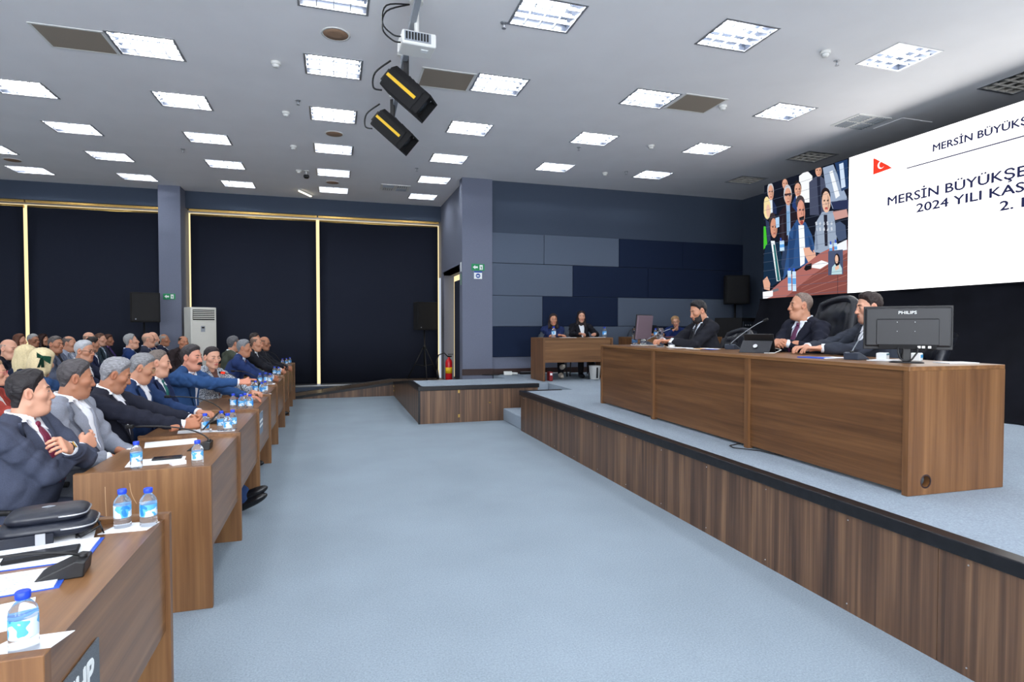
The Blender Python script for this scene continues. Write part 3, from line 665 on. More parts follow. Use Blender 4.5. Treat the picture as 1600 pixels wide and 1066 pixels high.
# ------------------------------------------------------------------ desks
def desk(x1, y0, y1, lab, group, depth=.63, rz=0):
    L = y1 - y0
    e = empty('conference_desk', (x1, y0, 0), rz, lab, 'desk', group)
    G().box(-depth, -.018, .036, L - .036, .728, .752).obj('desk_top', M_DESKH, e)
    for a in (0, L - .036): G().box(-depth, 0, a, a + .036, 0, .772).bevel(.002, 1).obj('end_panel', M_DESKV, e)
    G().box(-.04, -.018, .036, L - .036, .30, .728).obj('modesty_panel', M_DESKH, e)
    return e
D1 = [(1.55, 2.63), (3.42, 4.48), (4.49, 5.71), (5.72, 6.93), (6.94, 8.02), (8.03, 9.36), (9.37, 10.56), (10.57, 11.75), (11.76, 12.85)]
DL = ['walnut conference desk nearest the camera, carrying the black leather bag', 'walnut front-row desk beside the man with crossed arms', 'walnut front-row desk where the grey-haired man reads a phone', 'walnut front-row desk in front of the man with green tie',
      'walnut front-row desk under the pointing hand', 'walnut front-row desk in front of the woman in tweed', 'walnut front-row desk with a bare end panel beside the clasped hands', 'walnut front-row desk, second from the far end of the row', 'walnut front-row desk at the far end of the row']
for (a, b), l in zip(D1, DL): desk(-.635 - .017 * (a - 3.4) * (a > 2), a, b, l, 'front row of conference desks')
for x, z0, z1, b in ((-1.13, .50, .70, .006), (-1.02, .60, .71, .03)):   # pale scratches on the second desk's end
    e = [o for o in COL.objects if o.get('label') == DL[1]][0]; ep = [c for c in e.children if c.name.startswith('end_panel')][0]
    P = [[(x + .64 + b * t * t + w, -.0006, z0 + (z1 - z0) * (1 - t)) for w in (-.0012, .0012)] for t in np.linspace(0, 1, 6)]
    G().grid(P).obj('scratch', plain('bare_wood', srgb(196, 160, 120), .7), ep)
D2 = [(3.3 + 1.21 * k, 4.5 + 1.21 * k) for k in range(8)]
for k, (a, b) in enumerate(D2): desk(-1.79, a, b, 'walnut second-row desk behind the front row of people, %s from the camera' % ORD[k], 'second row of conference desks', .52)
# name plates on the front panels
def plate(x, y, z, lab, txt=None, mat=None, w=.26, h=.11):
    e = empty('party_plate', (x, y, z), 0, lab, 'sign', 'name plates on the desk fronts')
    G().box(0, .006, -w / 2, w / 2, -h / 2, h / 2).bevel(.001, 1).obj('plate', mat, e)
    if txt:
        me = text_mesh(txt, .105, .0008, 'CENTER', .9, .003); link('lettering', me, M_SIGNW, e, (.0065, .06, -.037), (PI / 2, 0, PI / 2))
    else:
        for k in (-1, 1): G().box(.006, .007, -w / 2 + .02, w / 2 - .02, k * .022 - .01, k * .022 + .01).obj('mark', M_SIGNW, e)
plate(-.652, 1.70, .57, 'grey plate with white letters on the nearest desk front', 'MHP', plain('plate_grey', srgb(92, 98, 104), .5, noise=.3, nscale=300), .40, .13)
plate(-.635 - .042, 5.66 + .3, .60, 'small pale plate on the fourth desk front', None, plain('plate_pale', srgb(120, 138, 158), .5, noise=.05, nscale=100), .3, .2)

# ------------------------------------------------------------------ stage tables
ht = empty('stage_table', (3.03, 2.38, ZS), R(-1.6), 'long walnut presidium table on the stage with a side cable hole', 'table')
L = 4.08; H = .72
G().box(.0, .72, 0, L, H - .025, H).bevel(.002, 1).obj('table_top', M_DESKH, ht)
for a, b in ((.02, 1.33), (1.35, 2.78), (2.80, L - .02)): G().box(.012, .032, a, b, .02, H - .025).obj('front_panel', M_TABY, ht)
for a in (1.325, 2.775): G().box(-.012, .04, a, a + .04, 0, H - .025).obj('pilaster', M_EDGE, ht)
def holed(y0, y1):
    """end panel with a round cable hole"""
    g = G(); cx, cz, r, q, n = .13, .075, .032, .05, 24; x1, z1 = .72, H - .025
    for a in ((0, cx - q, 0, z1), (cx + q, x1, 0, z1), (cx - q, cx + q, cz + q, z1), (cx - q, cx + q, 0, cz - q)): g.box(a[0], a[1], y0, y1, a[2], a[3])
    def ring(y, sq):
        out = []
        for i in range(n):
            a = 2 * PI * (i + .5) / n + PI / 4 - PI / n; c, s_ = math.cos(a), math.sin(a); t = q / max(abs(c), abs(s_)) if sq else r
            out.append(g.b.verts.new((cx + c * t, y, cz + s_ * t)))
        return out
    A, B, C, Dd = ring(y0, 0), ring(y0, 1), ring(y1, 0), ring(y1, 1)
    for i in range(n):
        j = (i + 1) % n
        for f in ((A[i], A[j], B[j], B[i]), (C[i], Dd[i], Dd[j], C[j]), (A[i], C[i], C[j], A[j])): g.b.faces.new(f)
    return g
holed(0, .036).obj('end_panel', M_TABV, ht); G().box(0, .72, L - .036, L, 0, H - .025).obj('end_panel', M_TABV, ht)
G().lathe([(.032, 0), (.04, 0), (.04, -.004), (.032, -.004), (.032, 0)], 20, M=Matrix.Translation((.13, -.001, .075)) @ Matrix.Rotation(-PI / 2, 4, 'X') @ Matrix.Scale(-1, 4, (0, 0, 1)), cap=False).obj('grommet', M_SKIRT, ht)
G().tube([(.02, 1.45, .012), (-.10, 1.42, .006), (-.12, 1.35, .006), (.0, 1.2, .006), (.04, 1.0, .006)], .004, 6).obj('loose_cable', M_BLACK, ht)
for bx_, bl_, blab in ((3.44, 1.33, 'walnut table at the back of the stage where two secretaries sit'), (5.22, 1.85, 'second walnut back table, beyond the slim sideways monitor')):
    bt = empty('secretary_table', (bx_, 9.3, ZS), 0, blab, 'table')
    G().box(0, bl_, 0, .65, .725, .75).obj('table_top', M_DESKX, bt); G().box(.036, bl_ - .036, .02, .04, .32, .725).obj('front_panel', M_DESKX, bt)
    for a in (0, bl_ - .036): G().box(a, a + .036, 0, .65, 0, .725).obj('end_panel', M_TABV, bt)

# ------------------------------------------------------------------ bottles
bottle0 = None
def bottle(x, y, z, lab, group, s=1.0):
    global bottle0
    if bottle0 is None:
        bottle0 = empty('water_bottle', (x, y, z))
        G().lathe([(.026, 0), (.0295, .004), (.0295, .014), (.0282, .018), (.0295, .022), (.0288, .04), (.0288, .086), (.0295, .092), (.027, .104), (.018, .118), (.0125, .124), (.0125, .130)], 18).obj('bottle_body', M_WATER, bottle0)
        G().lathe([(.0292, .040), (.0294, .042), (.0294, .084), (.0292, .086)], 18).obj('label_sleeve', M_LABEL, bottle0)
        G().lathe([(.0145, .128), (.0155, .130), (.0155, .144), (.0135, .146)], 16).obj('screw_cap', M_CAP, bottle0)
        o = bottle0
    else:
        o = dup(bottle0, loc=(x, y, z)); 
    o.rotation_euler = (0, 0, random.uniform(0, 6.28)); o.scale = (s, s, s); tag(o, lab, 'bottle', group)
ZD = .752
BT = [(-.78, 2.54, 'blue-capped water bottle left of the pair on the nearest desk'), (-.69, 2.53, 'blue-capped water bottle right of the pair on the nearest desk'), (-.705, 1.625, 'blue-capped water bottle closest to the camera at the bottom left corner'),
      (-1.03, 3.58, 'blue-capped water bottle by the scratched desk end, on white paper'), (-.72, 3.52, 'blue-capped water bottle at the front corner of the second desk'),
      (-.89, 4.60, 'blue-capped water bottle standing alone left of the three by the phone reader'), (-.80, 4.70, 'blue-capped water bottle, left one of the three by the phone reader'), (-.735, 4.56, 'blue-capped water bottle, front one of the three by the phone reader'), (-.73, 4.74, 'blue-capped water bottle, rear one of the three by the phone reader'),
      (-.90, 5.89, 'blue-capped water bottle, leftmost of the four before the pointing man'), (-.82, 5.80, 'blue-capped water bottle, second of the four before the pointing man'), (-.80, 5.90, 'blue-capped water bottle, third of the four before the pointing man'), (-.745, 5.79, 'blue-capped water bottle, rightmost of the four before the pointing man'),
      (-.93, 7.25, 'blue-capped water bottle just under the pointing finger'), (-.87, 7.23, 'blue-capped water bottle second right of the pointing finger'), (-.78, 7.03, 'blue-capped water bottle third right of the pointing finger'), (-.76, 7.18, 'blue-capped water bottle farthest right of the pointing finger'),
      (-.95, 8.38, 'blue-capped water bottle, left of three in front of the tweed jacket'), (-.89, 8.47, 'blue-capped water bottle, middle of three in front of the tweed jacket'), (-.82, 8.34, 'blue-capped water bottle, right of three in front of the tweed jacket'),
      (-.89, 9.72, 'blue-capped water bottle, left of two on the desk with the bare end panel'), (-.82, 9.60, 'blue-capped water bottle, right of two on the desk with the bare end panel'),
      (-1.02, 11.3, 'blue-capped water bottle left of two near the far clasped hands'), (-.91, 11.43, 'blue-capped water bottle right of two near the far clasped hands'), (-.97, 12.2, 'blue-capped water bottle, left of the far-end three'), (-.90, 12.25, 'blue-capped water bottle, middle of the far-end three'), (-.86, 12.6, 'blue-capped water bottle, right of the far-end three')]
for x, y, l in BT: bottle(x, y, ZD, l, 'water bottles on the front-row desks')
for x, y, l in [(-1.98, 4.55, 'blue-capped water bottle at far left behind the dark-suited shoulder'), (-1.90, 4.70, 'second blue-capped water bottle at far left behind the dark-suited shoulder'), (-2.05, 6.45, 'blue-capped water bottle behind the grey-suited man'), (-1.95, 7.95, 'blue-capped water bottle on the second row behind the man with glasses'), (-1.90, 8.9, 'blue-capped water bottle on the second row left of the pointing man')]:
    bottle(x, y, ZD, l, 'water bottles on the second-row desks')
bottle(3.68, 9.42, ZS + .75, 'tall water bottle beside the woman in navy on the stage', 'bottles on the secretary table', 1.35); bottle(4.66, 9.42, ZS + .75, 'water bottle at the right end of the secretaries papers', 'bottles on the secretary table', 1.3); bottle(5.75, 9.5, ZS + .75, 'water bottle in front of the man looking down on the stage', 'bottles on the secretary table', 1.1)

# ------------------------------------------------------------------ papers, folders, phones
def sheet(pts, z, mat, name, lab, cat, t=.0015, group=None):
    cx = sum(p[0] for p in pts) / len(pts); cy = sum(p[1] for p in pts) / len(pts)
    o = G().prism([(x - cx, y - cy) for x, y in pts], 0, t).obj(name, mat, None, (cx, cy, z)); tag(o, lab, cat, group); return o
def rect(cx, cy, w, h, a=0):
    c, s_ = math.cos(a), math.sin(a); return [(cx + x * c - y * s_, cy + x * s_ + y * c) for x, y in ((-w / 2, -h / 2), (w / 2, -h / 2), (w / 2, h / 2), (-w / 2, h / 2))]
M_FOLD = plain('blue_folder', srgb(40, 84, 190), .4, noise=.03, nscale=20)
def printed(name, dens=70):
    m, nt, p = newmat(name); tc = nt.nodes.new('ShaderNodeTexCoord'); wv = nt.nodes.new('ShaderNodeTexWave'); wv.bands_direction = 'Y'; wv.inputs['Scale'].default_value = dens / 3; wv.inputs['Distortion'].default_value = 0
    n = nt.nodes.new('ShaderNodeTexNoise'); n.inputs['Scale'].default_value = 60; nt.links.new(tc.outputs['Object'], wv.inputs[0]); nt.links.new(tc.outputs['Object'], n.inputs[0])
    mu = nt.nodes.new('ShaderNodeMath'); mu.operation = 'MULTIPLY'; nt.links.new(wv.outputs['Fac'], mu.inputs[0]); nt.links.new(n.outputs['Fac'], mu.inputs[1])
    cr = nt.nodes.new('ShaderNodeValToRGB'); cr.color_ramp.elements[0].position = .38; cr.color_ramp.elements[0].color = srgb(238, 240, 244); cr.color_ramp.elements[1].position = .62; cr.color_ramp.elements[1].color = srgb(150, 156, 170)
    nt.links.new(mu.outputs[0], cr.inputs[0]); nt.links.new(cr.outputs[0], p.inputs['Base Color']); p.inputs['Roughness'].default_value = .7; return m
M_PRINT = printed('printed_paper')
fo = empty('blue_folder', (-.93, 2.30, ZD), R(6), 'open blue folder of printed sheets under the black wallet', 'folder')
G().box(-.16, .14, -.11, .11, 0, .003).obj('cover', M_FOLD, fo); G().box(-.158, .128, -.105, .105, .003, .007).obj('sheets', M_PRINT, fo)
fo = empty('blue_folder', (-.93, 2.06, ZD), R(10), 'blue-edged folder in front of the black microphone', 'folder')
G().box(-.16, .14, -.09, .09, 0, .003).obj('cover', M_FOLD, fo); G().box(-.158, .125, -.085, .085, .003, .007).obj('sheets', M_PRINT, fo)
sheet(rect(-.88, 1.82, .21, .19, R(20)), ZD, M_PAPER, 'paper_sheet', 'white sheet on the nearest desk beside the front bottle', 'paper')
sheet([(-.80, 1.64), (-.66, 1.60), (-.63, 1.70), (-.76, 1.70)], ZD, M_PAPER, 'napkin', 'white napkin under the bottle closest to the camera', 'napkin')
sheet([(-.84, 2.47), (-.68, 2.47), (-.66, 2.56), (-.80, 2.585)], ZD, M_PAPER, 'napkin', 'white napkin under the pair of bottles on the nearest desk', 'napkin')
sheet(rect(-.95, 2.46, .2, .12, R(15)), ZD, M_PAPER, 'paper_sheet', 'white paper sticking out from under the leather bag', 'paper')
sheet(rect(-1.03, 4.29, .30, .20, R(14)), ZD, M_PAPER, 'paper_sheet', 'white sheet lying at the far side of the second desk', 'paper')
sheet(rect(-.97, 3.72, .28, .17, R(8)), ZD, M_PAPER, 'paper_sheet', 'white sheet under the dark phone on the second desk', 'paper')
sheet(rect(-.84, 3.62, .07, .06, R(30)), ZD, M_PAPER, 'napkin', 'crumpled white tissue on the second desk', 'napkin', .02)
for x, y, w, h, a, l in [(-.98, 4.72, .22, .14, 10, 'white sheet under the phone reader hands'), (-.79, 4.66, .17, .12, 5, 'white napkin under the bottles by the phone reader'), (-1.0, 5.35, .2, .12, -6, 'white sheet beside the thick notebook'), (-.8, 5.82, .2, .12, 3, 'white napkin under the four bottles'), (-1.0, 5.78, .30, .1, 3, 'white sheet on the fourth desk edge'),
                      (-.92, 6.72, .2, .2, 12, 'white sheet beyond the pointing man hand'), (-.80, 7.08, .22, .14, 0, 'white napkin under the bottles at the pointing finger'), (-1.02, 7.55, .22, .2, 8, 'white sheet before the woman in tweed'), (-.86, 8.36, .2, .14, 0, 'white napkin under three bottles'), (-1.05, 8.6, .26, .2, 5, 'white sheets on the sixth desk'), (-1.05, 9.8, .26, .2, 5, 'white sheets near the clasped hands'), (-.86, 9.62, .18, .14, 0, 'white napkin under two bottles on the seventh desk')]:
    sheet(rect(x, y, w, h, R(a)), ZD, M_PAPER, 'paper_sheet', l, 'paper')
def slab(name, lab, cat, x, y, z, w, h, t, a, mat, tilt=0.0, edge=None):
    e = empty(name, (x, y, z), R(a), lab, cat); e.rotation_euler = (0, tilt, R(a))
    G().box(-w / 2, w / 2, -h / 2, h / 2, 0, t).bevel(min(.004, t * .3), 2).obj('case', mat, e); G().box(-w / 2 + .006, w / 2 - .006, -h / 2 + .006, h / 2 - .006, t, t + .0008).obj('face', edge or plain('dark_glass', srgb(14, 16, 22), .12), e); return e
slab('phone', 'dark smartphone lying on the sheet of the second desk', 'phone', -.93, 3.78, ZD + .002, .15, .075, .009, 8, M_BLACK)
slab('wallet', 'black flat wallet lying on the open blue folder', 'wallet', -.93, 2.27, ZD + .008, .2, .075, .012, 14, M_BLACKM, edge=M_LEATH)
slab('notebook', 'dark notebook lying beyond the phone reader', 'notebook', -.98, 5.22, ZD, .2, .14, .014, 3, M_BLACKM, edge=plain('notebook_page', srgb(120, 110, 96), .6, noise=.1, nscale=20))
slab('tablet', 'black tablet on the desk under the pointing man left hand', 'tablet', -.95, 6.55, ZD, .17, .11, .02, 20, M_BLACK)

# leather shoulder bag
bg = empty('shoulder_bag', (-1.00, 2.50, ZD + .012), R(12), 'black leather shoulder bag lying on the nearest desk', 'bag')
def pillow(w, d, h, z0, n=32, m=10, pw=5.0):
    P = []
    for i in range(m + 1):
        ph = -PI / 2 + PI * i / m; row = []
        for j in range(n + 1):
            th = 2 * PI * j / n; c, s_ = math.cos(th), math.sin(th)
            k = (abs(c) ** pw + abs(s_) ** pw) ** (-1 / pw); rr = max(.0, math.cos(ph)) ** .28
            row.append((w / 2 * k * c * rr, d / 2 * k * s_ * rr, z0 + h / 2 + h / 2 * math.sin(ph)))
        P.append(row)
    return P
M_BAG = plain('bag_leather', srgb(24, 28, 40), .32, noise=.12, nscale=60, bump=.15)
b = G().grid(pillow(.29, .19, .060, 0)); bmesh.ops.remove_doubles(b.b, verts=list(b.b.verts), dist=1e-5); b.obj('bag_body', M_BAG, bg)
b = G().grid(pillow(.24, .16, .048, .050)); bmesh.ops.remove_doubles(b.b, verts=list(b.b.verts), dist=1e-5); b.obj('front_pocket', M_BAG, bg)
def loop(w, d, z, pw=5.0, a0=-.4 * PI, a1=.35 * PI, n=24):
    out = []
    for j in range(n + 1):
        th = a0 + (a1 - a0) * j / n; c, s_ = math.cos(th), math.sin(th); k = (abs(c) ** pw + abs(s_) ** pw) ** (-1 / pw); out.append((w / 2 * k * c, d / 2 * k * s_, z))
    return out
G().tube(loop(.292, .192, .034), .0035, 6).obj('zip', M_ALU, bg); G().tube(loop(.242, .162, .076), .003, 6).obj('zip', M_ALU, bg)
G().box(-.13, .03, -.112, -.104, -.008, .03).bevel(.002, 1).obj('strap', M_BAG, bg); G().box(-.02, .008, -.116, -.110, -.009, .034).obj('buckle', M_ALU, bg); G().tube([(-.12, -.1, .008), (-.2, -.08, .0), (-.26, .02, .0), (-.24, .12, .0)], .008, 6).obj('shoulder_strap', M_BAG, bg)
G().tube([(-.02, .0, .099), (.0, .012, .099), (.02, .0, .099), (.0, -.008, .099), (-.02, 0, .099)], .0015, 5).obj('emblem', M_GREYP, bg)
sg = empty('sunglasses', (-.845, 2.50, ZD), R(25), 'folded dark sunglasses beside the leather bag', 'sunglasses')
for s_ in (-1, 1): G().lathe([(.004, .0), (.026, .002), (.026, .006), (.004, .007)], 14, M=Matrix.Translation((0, s_ * .032, .026)) @ Matrix.Rotation(PI / 2 - .3, 4, 'Y')).obj('lens', plain('dark_glass', srgb(14, 16, 22), .12), sg); G().tube([(0, s_ * .056, .04), (-.06, s_ * .05, .01), (-.07, -s_ * .03, .006)], .004, 6).obj('temple', M_BLACK, sg)
G().tube([(.0, -.008, .036), (.004, 0, .038), (.0, .008, .036)], .003, 6).obj('bridge', M_BLACK, sg)

# ------------------------------------------------------------------ gooseneck microphones
def mic(x, y, z, rz, lab, dirv=(-.32, .02, .20), red=False, light=False, brz=0):
    e = empty('gooseneck_microphone', (x, y, z), R(rz), lab, 'microphone', 'gooseneck microphones')
    G().prism([(-.075, 0), (.055, 0), (.06, .046), (.035, .052), (-.06, .012)], -.05, .05, M=Matrix.Rotation(R(brz), 4, 'Z') @ Matrix.Rotation(PI / 2, 4, 'X')).bevel(.004, 2).obj('base', plain('mic_base', srgb(52, 60, 74), .4) if light else M_BLACK, e)
    d = Vector(dirv); p0 = Matrix.Rotation(R(brz), 3, 'Z') @ Vector((.045, 0, .048)); pts = []
    for i in range(13):
        t = i / 12; pts.append(p0 + (Vector((d.x * t ** 1.5, d.y * t, d.z * (1 - (1 - t) ** 2.2))) if not light else Vector((d.x * t ** 1.1, d.y * t ** 1.1, d.z * (1 - (1 - t) ** 1.15)))))
    G().tube(pts, .0045 if not light else .0035, 7).obj('gooseneck', M_GREYP if light else M_BLACK, e)
    t = (pts[-1] - pts[-2]).normalized(); G().tube([pts[-1], pts[-1] + t * .008, pts[-1] + t * .03, pts[-1] + t * .042], .013, 10, .011).obj('capsule', M_BLACKM, e)
    if red: G().tube([pts[-2] - t * .004, pts[-1] + t * .002], .013, 10).obj('light_ring', emit('mic_red', (1, .06, .03), .9), e)
    G().box(-.02, .02, -.02, .02, .02, .022).obj('button', M_GREYP, e) if False else None
    G().tube([p0 - Vector((0, 0, .004)), p0 + Vector((0, 0, .012))], .012, 10).obj('neck_collar', M_BLACK, e)
mic(-.80, 2.10, ZD, 8, 'black gooseneck microphone on the nearest desk', (-.34, -.06, .05))
mic(-.80, 4.02, ZD, 0, 'black gooseneck microphone at the front of the second desk', (-.42, .02, .11))
mic(-.88, 5.08, ZD, -4, 'black gooseneck microphone on the third desk beside three bottles', (-.40, .02, .17))
mic(-.98, 6.72, ZD, -6, 'gooseneck microphone with red light ring before the mustached speaker', (-.26, .20, .22), red=True)
mic(-.95, 7.9, ZD, 0, 'black gooseneck microphone on the desk before the tweed jacket', (-.3, .1, .16))
mic(-1.0, 10.2, ZD, 0, 'black gooseneck microphone near the far clasped hands', (-.25, .1, .24))
mic(-1.0, 11.6, ZD, 0, 'black gooseneck microphone near the far end of the front row', (-.3, .1, .26))
mic(-1.98, 5.6, ZD, 0, 'black gooseneck microphone on the second row behind the grey suit', (-.3, .0, .2))
ZTB = ZS + .72
mic(3.74, 4.76, ZTB, 0, 'grey gooseneck microphone in front of the man with maroon tie', (.13, -.31, .23), light=True, brz=200)
mic(3.36, 3.02, ZTB, 0, 'grey gooseneck microphone left of the monitor', (.17, .03, .16), light=True, brz=190)
mic(3.60, 6.12, ZTB, 0, 'grey gooseneck microphone before the bearded man', (.2, -.24, .15), light=True, brz=190)

# ------------------------------------------------------------------ things on the stage table
mo = empty('computer_monitor', (3.36, 2.66, ZTB), R(-47), 'black computer monitor seen from behind on the stage table', 'monitor'); mo.scale = (.86, .86, .86)   # local -y is the back side we see
G().box(-.265, .265, .0, .03, .095, .405).bevel(.004, 2).obj('bezel', M_BLACK, mo)
bk = G().prism([(-.255, .115), (.255, .115), (.255, .395), (-.255, .395)], 0, .02, M=Matrix.Rotation(PI / 2, 4, 'X')).bevel(.012, 2).obj('back_shell', plain('monitor_back', srgb(28, 28, 31), .42, noise=.05, nscale=200), mo)
G().box(-.185, .185, -.027, -.018, .128, .31).bevel(.003, 1).obj('lower_bulge', plain('monitor_back', srgb(28, 28, 31), .42), mo)
G().box(-.18, .18, -.0225, -.019, .310, .314).obj('groove', M_BLACKM, mo)
link('brand_lettering', text_mesh('PHILIPS', .03, .0006, 'CENTER', 1.15), M_SIGNW, mo, (0.0, -.0206, .348), (PI / 2, 0, 0))
G().box(-.17, .17, -.036, -.016, .100, .130).obj('port_tray', M_BLACKM, mo)
for x in (.06, .085, .12): G().box(x, x + .018, -.042, -.034, .106, .122).obj('port', M_WHITEP, mo)
for x, z in ((-.06, .29), (.045, .29), (-.06, .225), (.045, .225)): G().lathe([(.003, 0), (.002, .002)], 6, M=Matrix.Translation((x, -.027, z)) @ Matrix.Rotation(PI / 2, 4, 'X')).obj('screw', M_ALU, mo)
G().box(-.025, .025, -.02, .02, .01, .13).bevel(.004, 1).obj('stand_neck', M_BLACK, mo); G().lathe([(.105, 0), (.105, .006), (.09, .012), (.03, .014)], 28, M=Matrix.Scale(.8, 4, (0, 1, 0))).obj('stand_foot', M_BLACK, mo)
for a, b in ((-.055, -.04), (.06, .03)): G().tube([(a, -.04, .11), (a, -.05, .08), (b, -.05, .03), (b * .3, -.06, .012)], .006, 7).obj('cable', M_BLACK, mo)
for x, y, w, h, a, l in [(3.44, 2.88, .20, .13, 20, 'white sheets beside the monitor foot'), (3.34, 3.22, .22, .12, 5, 'sheet on a blue folder under the hands of the man behind the monitor'), (3.62, 2.55, .2, .12, -10, 'white sheet near the table end by the monitor'), (3.5, 4.9, .26, .2, 8, 'white sheets with an orange edge before the bearded man'), (3.5, 5.25, .24, .2, -6, 'white sheets at the bearded man elbow'), (3.62, 6.15, .3, .22, 4, 'loose white papers at the far end of the stage table')]:
    sheet(rect(x, y, w, h, R(a)), ZTB + .001, M_PAPER, 'paper_sheet', l, 'paper', .004)
sheet(rect(3.27, 3.27, .12, .2, R(10)), ZTB, M_FOLD, 'blue_folder', 'blue folder edge before the man behind the monitor', 'folder', .006)
sheet(rect(3.42, 4.82, .08, .12, R(0)), ZTB + .006, plain('orange_card', srgb(236, 170, 60), .6), 'orange_card', 'orange card on the papers of the stage table', 'card', .003)
sheet(rect(3.42, 4.68, .08, .14, R(0)), ZTB + .006, M_FOLD, 'blue_card', 'blue leaflet right of the orange card on the stage table', 'card', .003)
cb = empty('wet_wipes_box', (3.62, 2.80, ZTB), R(30), 'small blue and white packet behind the monitor foot', 'packet')
G().box(-.05, .05, -.03, .03, 0, .05).bevel(.004, 1).obj('carton', M_SIGNW, cb); G().box(-.045, .045, -.0315, -.03, .02, .04).obj('print', plain('print_blue', srgb(40, 150, 210), .4), cb)
cb = empty('tissue_packet', (3.55, 2.98, ZTB), R(30), 'small pale packet left behind the monitor foot', 'packet')
G().box(-.05, .05, -.03, .03, 0, .045).bevel(.004, 1).obj('carton', M_SIGNW, cb); G().box(-.045, .045, -.0315, -.03, .03, .042).obj('print', plain('print_teal', srgb(60, 120, 140), .4), cb)
tb = empty('tablet_stand', (3.50, 4.10, ZTB), R(180 + 28), 'black tablet folio standing open before the man with maroon tie', 'tablet')
Mt = Matrix.Rotation(R(-62), 4, 'Y')
G().box(0, .17, -.125, .125, 0, .012, M=Matrix.Translation((-.02, 0, 0)) @ Matrix.Rotation(R(-68), 4, 'Y')).bevel(.003, 1).obj('tablet', M_BLACK, tb)
G().box(0, .13, -.125, .125, 0, .006, M=Matrix.Translation((.13, 0, .0)) @ Matrix.Rotation(R(-128), 4, 'Y')).obj('folio_flap', M_LEATH, tb); G().box(-.17, .14, -.125, .125, 0, .005).obj('folio_base', M_LEATH, tb)
G().lathe([(.018, 0), (.018, .002)], 18, M=Matrix.Translation((.092, 0, .055)) @ Matrix.Rotation(R(52), 4, 'Y') @ Matrix.Translation((0, 0, .006))).obj('round_emblem', M_ALU, tb)
G().tube([(.0, .13, .04), (.06, .2, .03), (.1, .16, .004), (.16, .1, .004)], .003, 6).obj('white_cable', M_WHITEP, tb)
def carafe(x, y, lab):
    e = empty('water_carafe', (x, y, ZTB), 0, lab, 'carafe', 'carafes capped by tumblers on the stage table')
    G().lathe([(.034, 0), (.036, .01), (.036, .10), (.026, .125), (.026, .14)], 18).obj('carafe_body', M_WATER, e); G().lathe([(.032, .13), (.034, .13), (.030, .205), (.028, .208)], 18).obj('tumbler', M_GLASS, e); G().lathe([(.0365, .03), (.0365, .07)], 18).obj('printed_band', plain('band_blue', srgb(50, 90, 130), .4), e); G().lathe([(.05, 0), (.05, .004)], 18).obj('coaster', M_PAPER, e)
carafe(3.42, 5.55, 'glass carafe capped by a tumbler in front of the bearded man'); carafe(3.48, 6.22, 'glass carafe capped by a tumbler at the far end of the stage table')
def cup(x, y, lab, mat):
    e = empty('cup', (x, y, ZTB), R(30), lab, 'cup'); G().lathe([(.026, .0), (.034, .01), (.04, .075), (.038, .075), (.031, .012)], 20).obj('cup_body', mat, e); G().lathe([(.055, 0), (.06, .008)], 20).obj('saucer', M_WHITEP, e)
    G().tube([(.036, 0, .06), (.062, 0, .055), (.06, 0, .025), (.033, 0, .018)], .004, 7).obj('handle', mat, e); G().lathe([(.0372, .03), (.039, .055)], 20, cap=False).obj('pattern_band', plain('cup_pattern', srgb(70, 76, 90), .4, noise=.8, nscale=90), e)
cup(3.44, 5.36, 'white patterned cup on a saucer in front of the bearded man', M_WHITEP); cup(3.50, 6.05, 'clear glass cup beside the far carafe', M_GLASS)
m2 = empty('slim_monitor', (3.62, 6.28, ZTB), R(34), 'slim monitor turned sideways at the far end of the stage table', 'monitor')
G().box(-.2, .2, -.012, .012, .07, .36, M=Matrix.Rotation(R(6), 4, 'X')).bevel(.004, 1).obj('screen_shell', plain('mauve_plastic', srgb(104, 88, 98), .45), m2); G().box(-.02, .02, -.02, .02, .01, .15).obj('stand_neck', M_BLACK, m2); G().box(-.1, .1, -.07, .07, 0, .01).obj('stand_foot', M_BLACK, m2); G().box(-.21, .21, .010, .018, .065, .37, M=Matrix.Rotation(R(6), 4, 'X')).obj('bezel', M_BLACK, m2)
for x, y, w, h, a, l in [(3.95, 9.42, .28, .12, 0, 'white papers before the woman in navy'), (4.5, 9.40, .3, .12, 4, 'white papers before the woman in black jacket'), (5.9, 9.42, .3, .14, -4, 'papers before the man looking down')]:
    sheet(rect(x, y, w, h, R(a)), ZS + .75, M_PAPER, 'paper_sheet', l, 'paper', .004)
sheet(rect(6.1, 9.4, .5, .2, 0), ZS + .75, plain('maroon_folder', srgb(110, 50, 66), .5), 'maroon_folder', 'maroon folder before the woman with glasses', 'folder', .012)

# ------------------------------------------------------------------ things round the hall
ac = empty('air_conditioner', (-2.62, 13.22, 0), R(33), 'tall white floor-standing air conditioner by the blinds', 'air conditioner')
G().box(-.25, .25, -.17, .17, 0, 1.92).bevel(.012, 2).obj('cabinet', M_ACW, ac); G().box(-.21, .21, -.176, -.168, 1.66, 1.87).obj('grille_recess', M_BLACKM, ac)
for k in range(5): G().box(-.205, .205, -.186, -.170, 1.685 + .037 * k, 1.703 + .037 * k).obj('louvre', M_ACW, ac)
G().box(-.22, .22, -.176, -.17, .2, 1.62).bevel(.003, 1).obj('door_panel', M_ACW, ac); dsp = G().box(-.06, .02, -.181, -.175, 1.42, 1.54).obj('control_panel', M_GREYP, ac); G().box(-.045, .005, -.184, -.18, 1.49, 1.52).obj('display', M_BLACK, dsp); G().box(-.2, .2, -.178, -.17, .06, .16).obj('lower_grille', M_GREYP, ac)
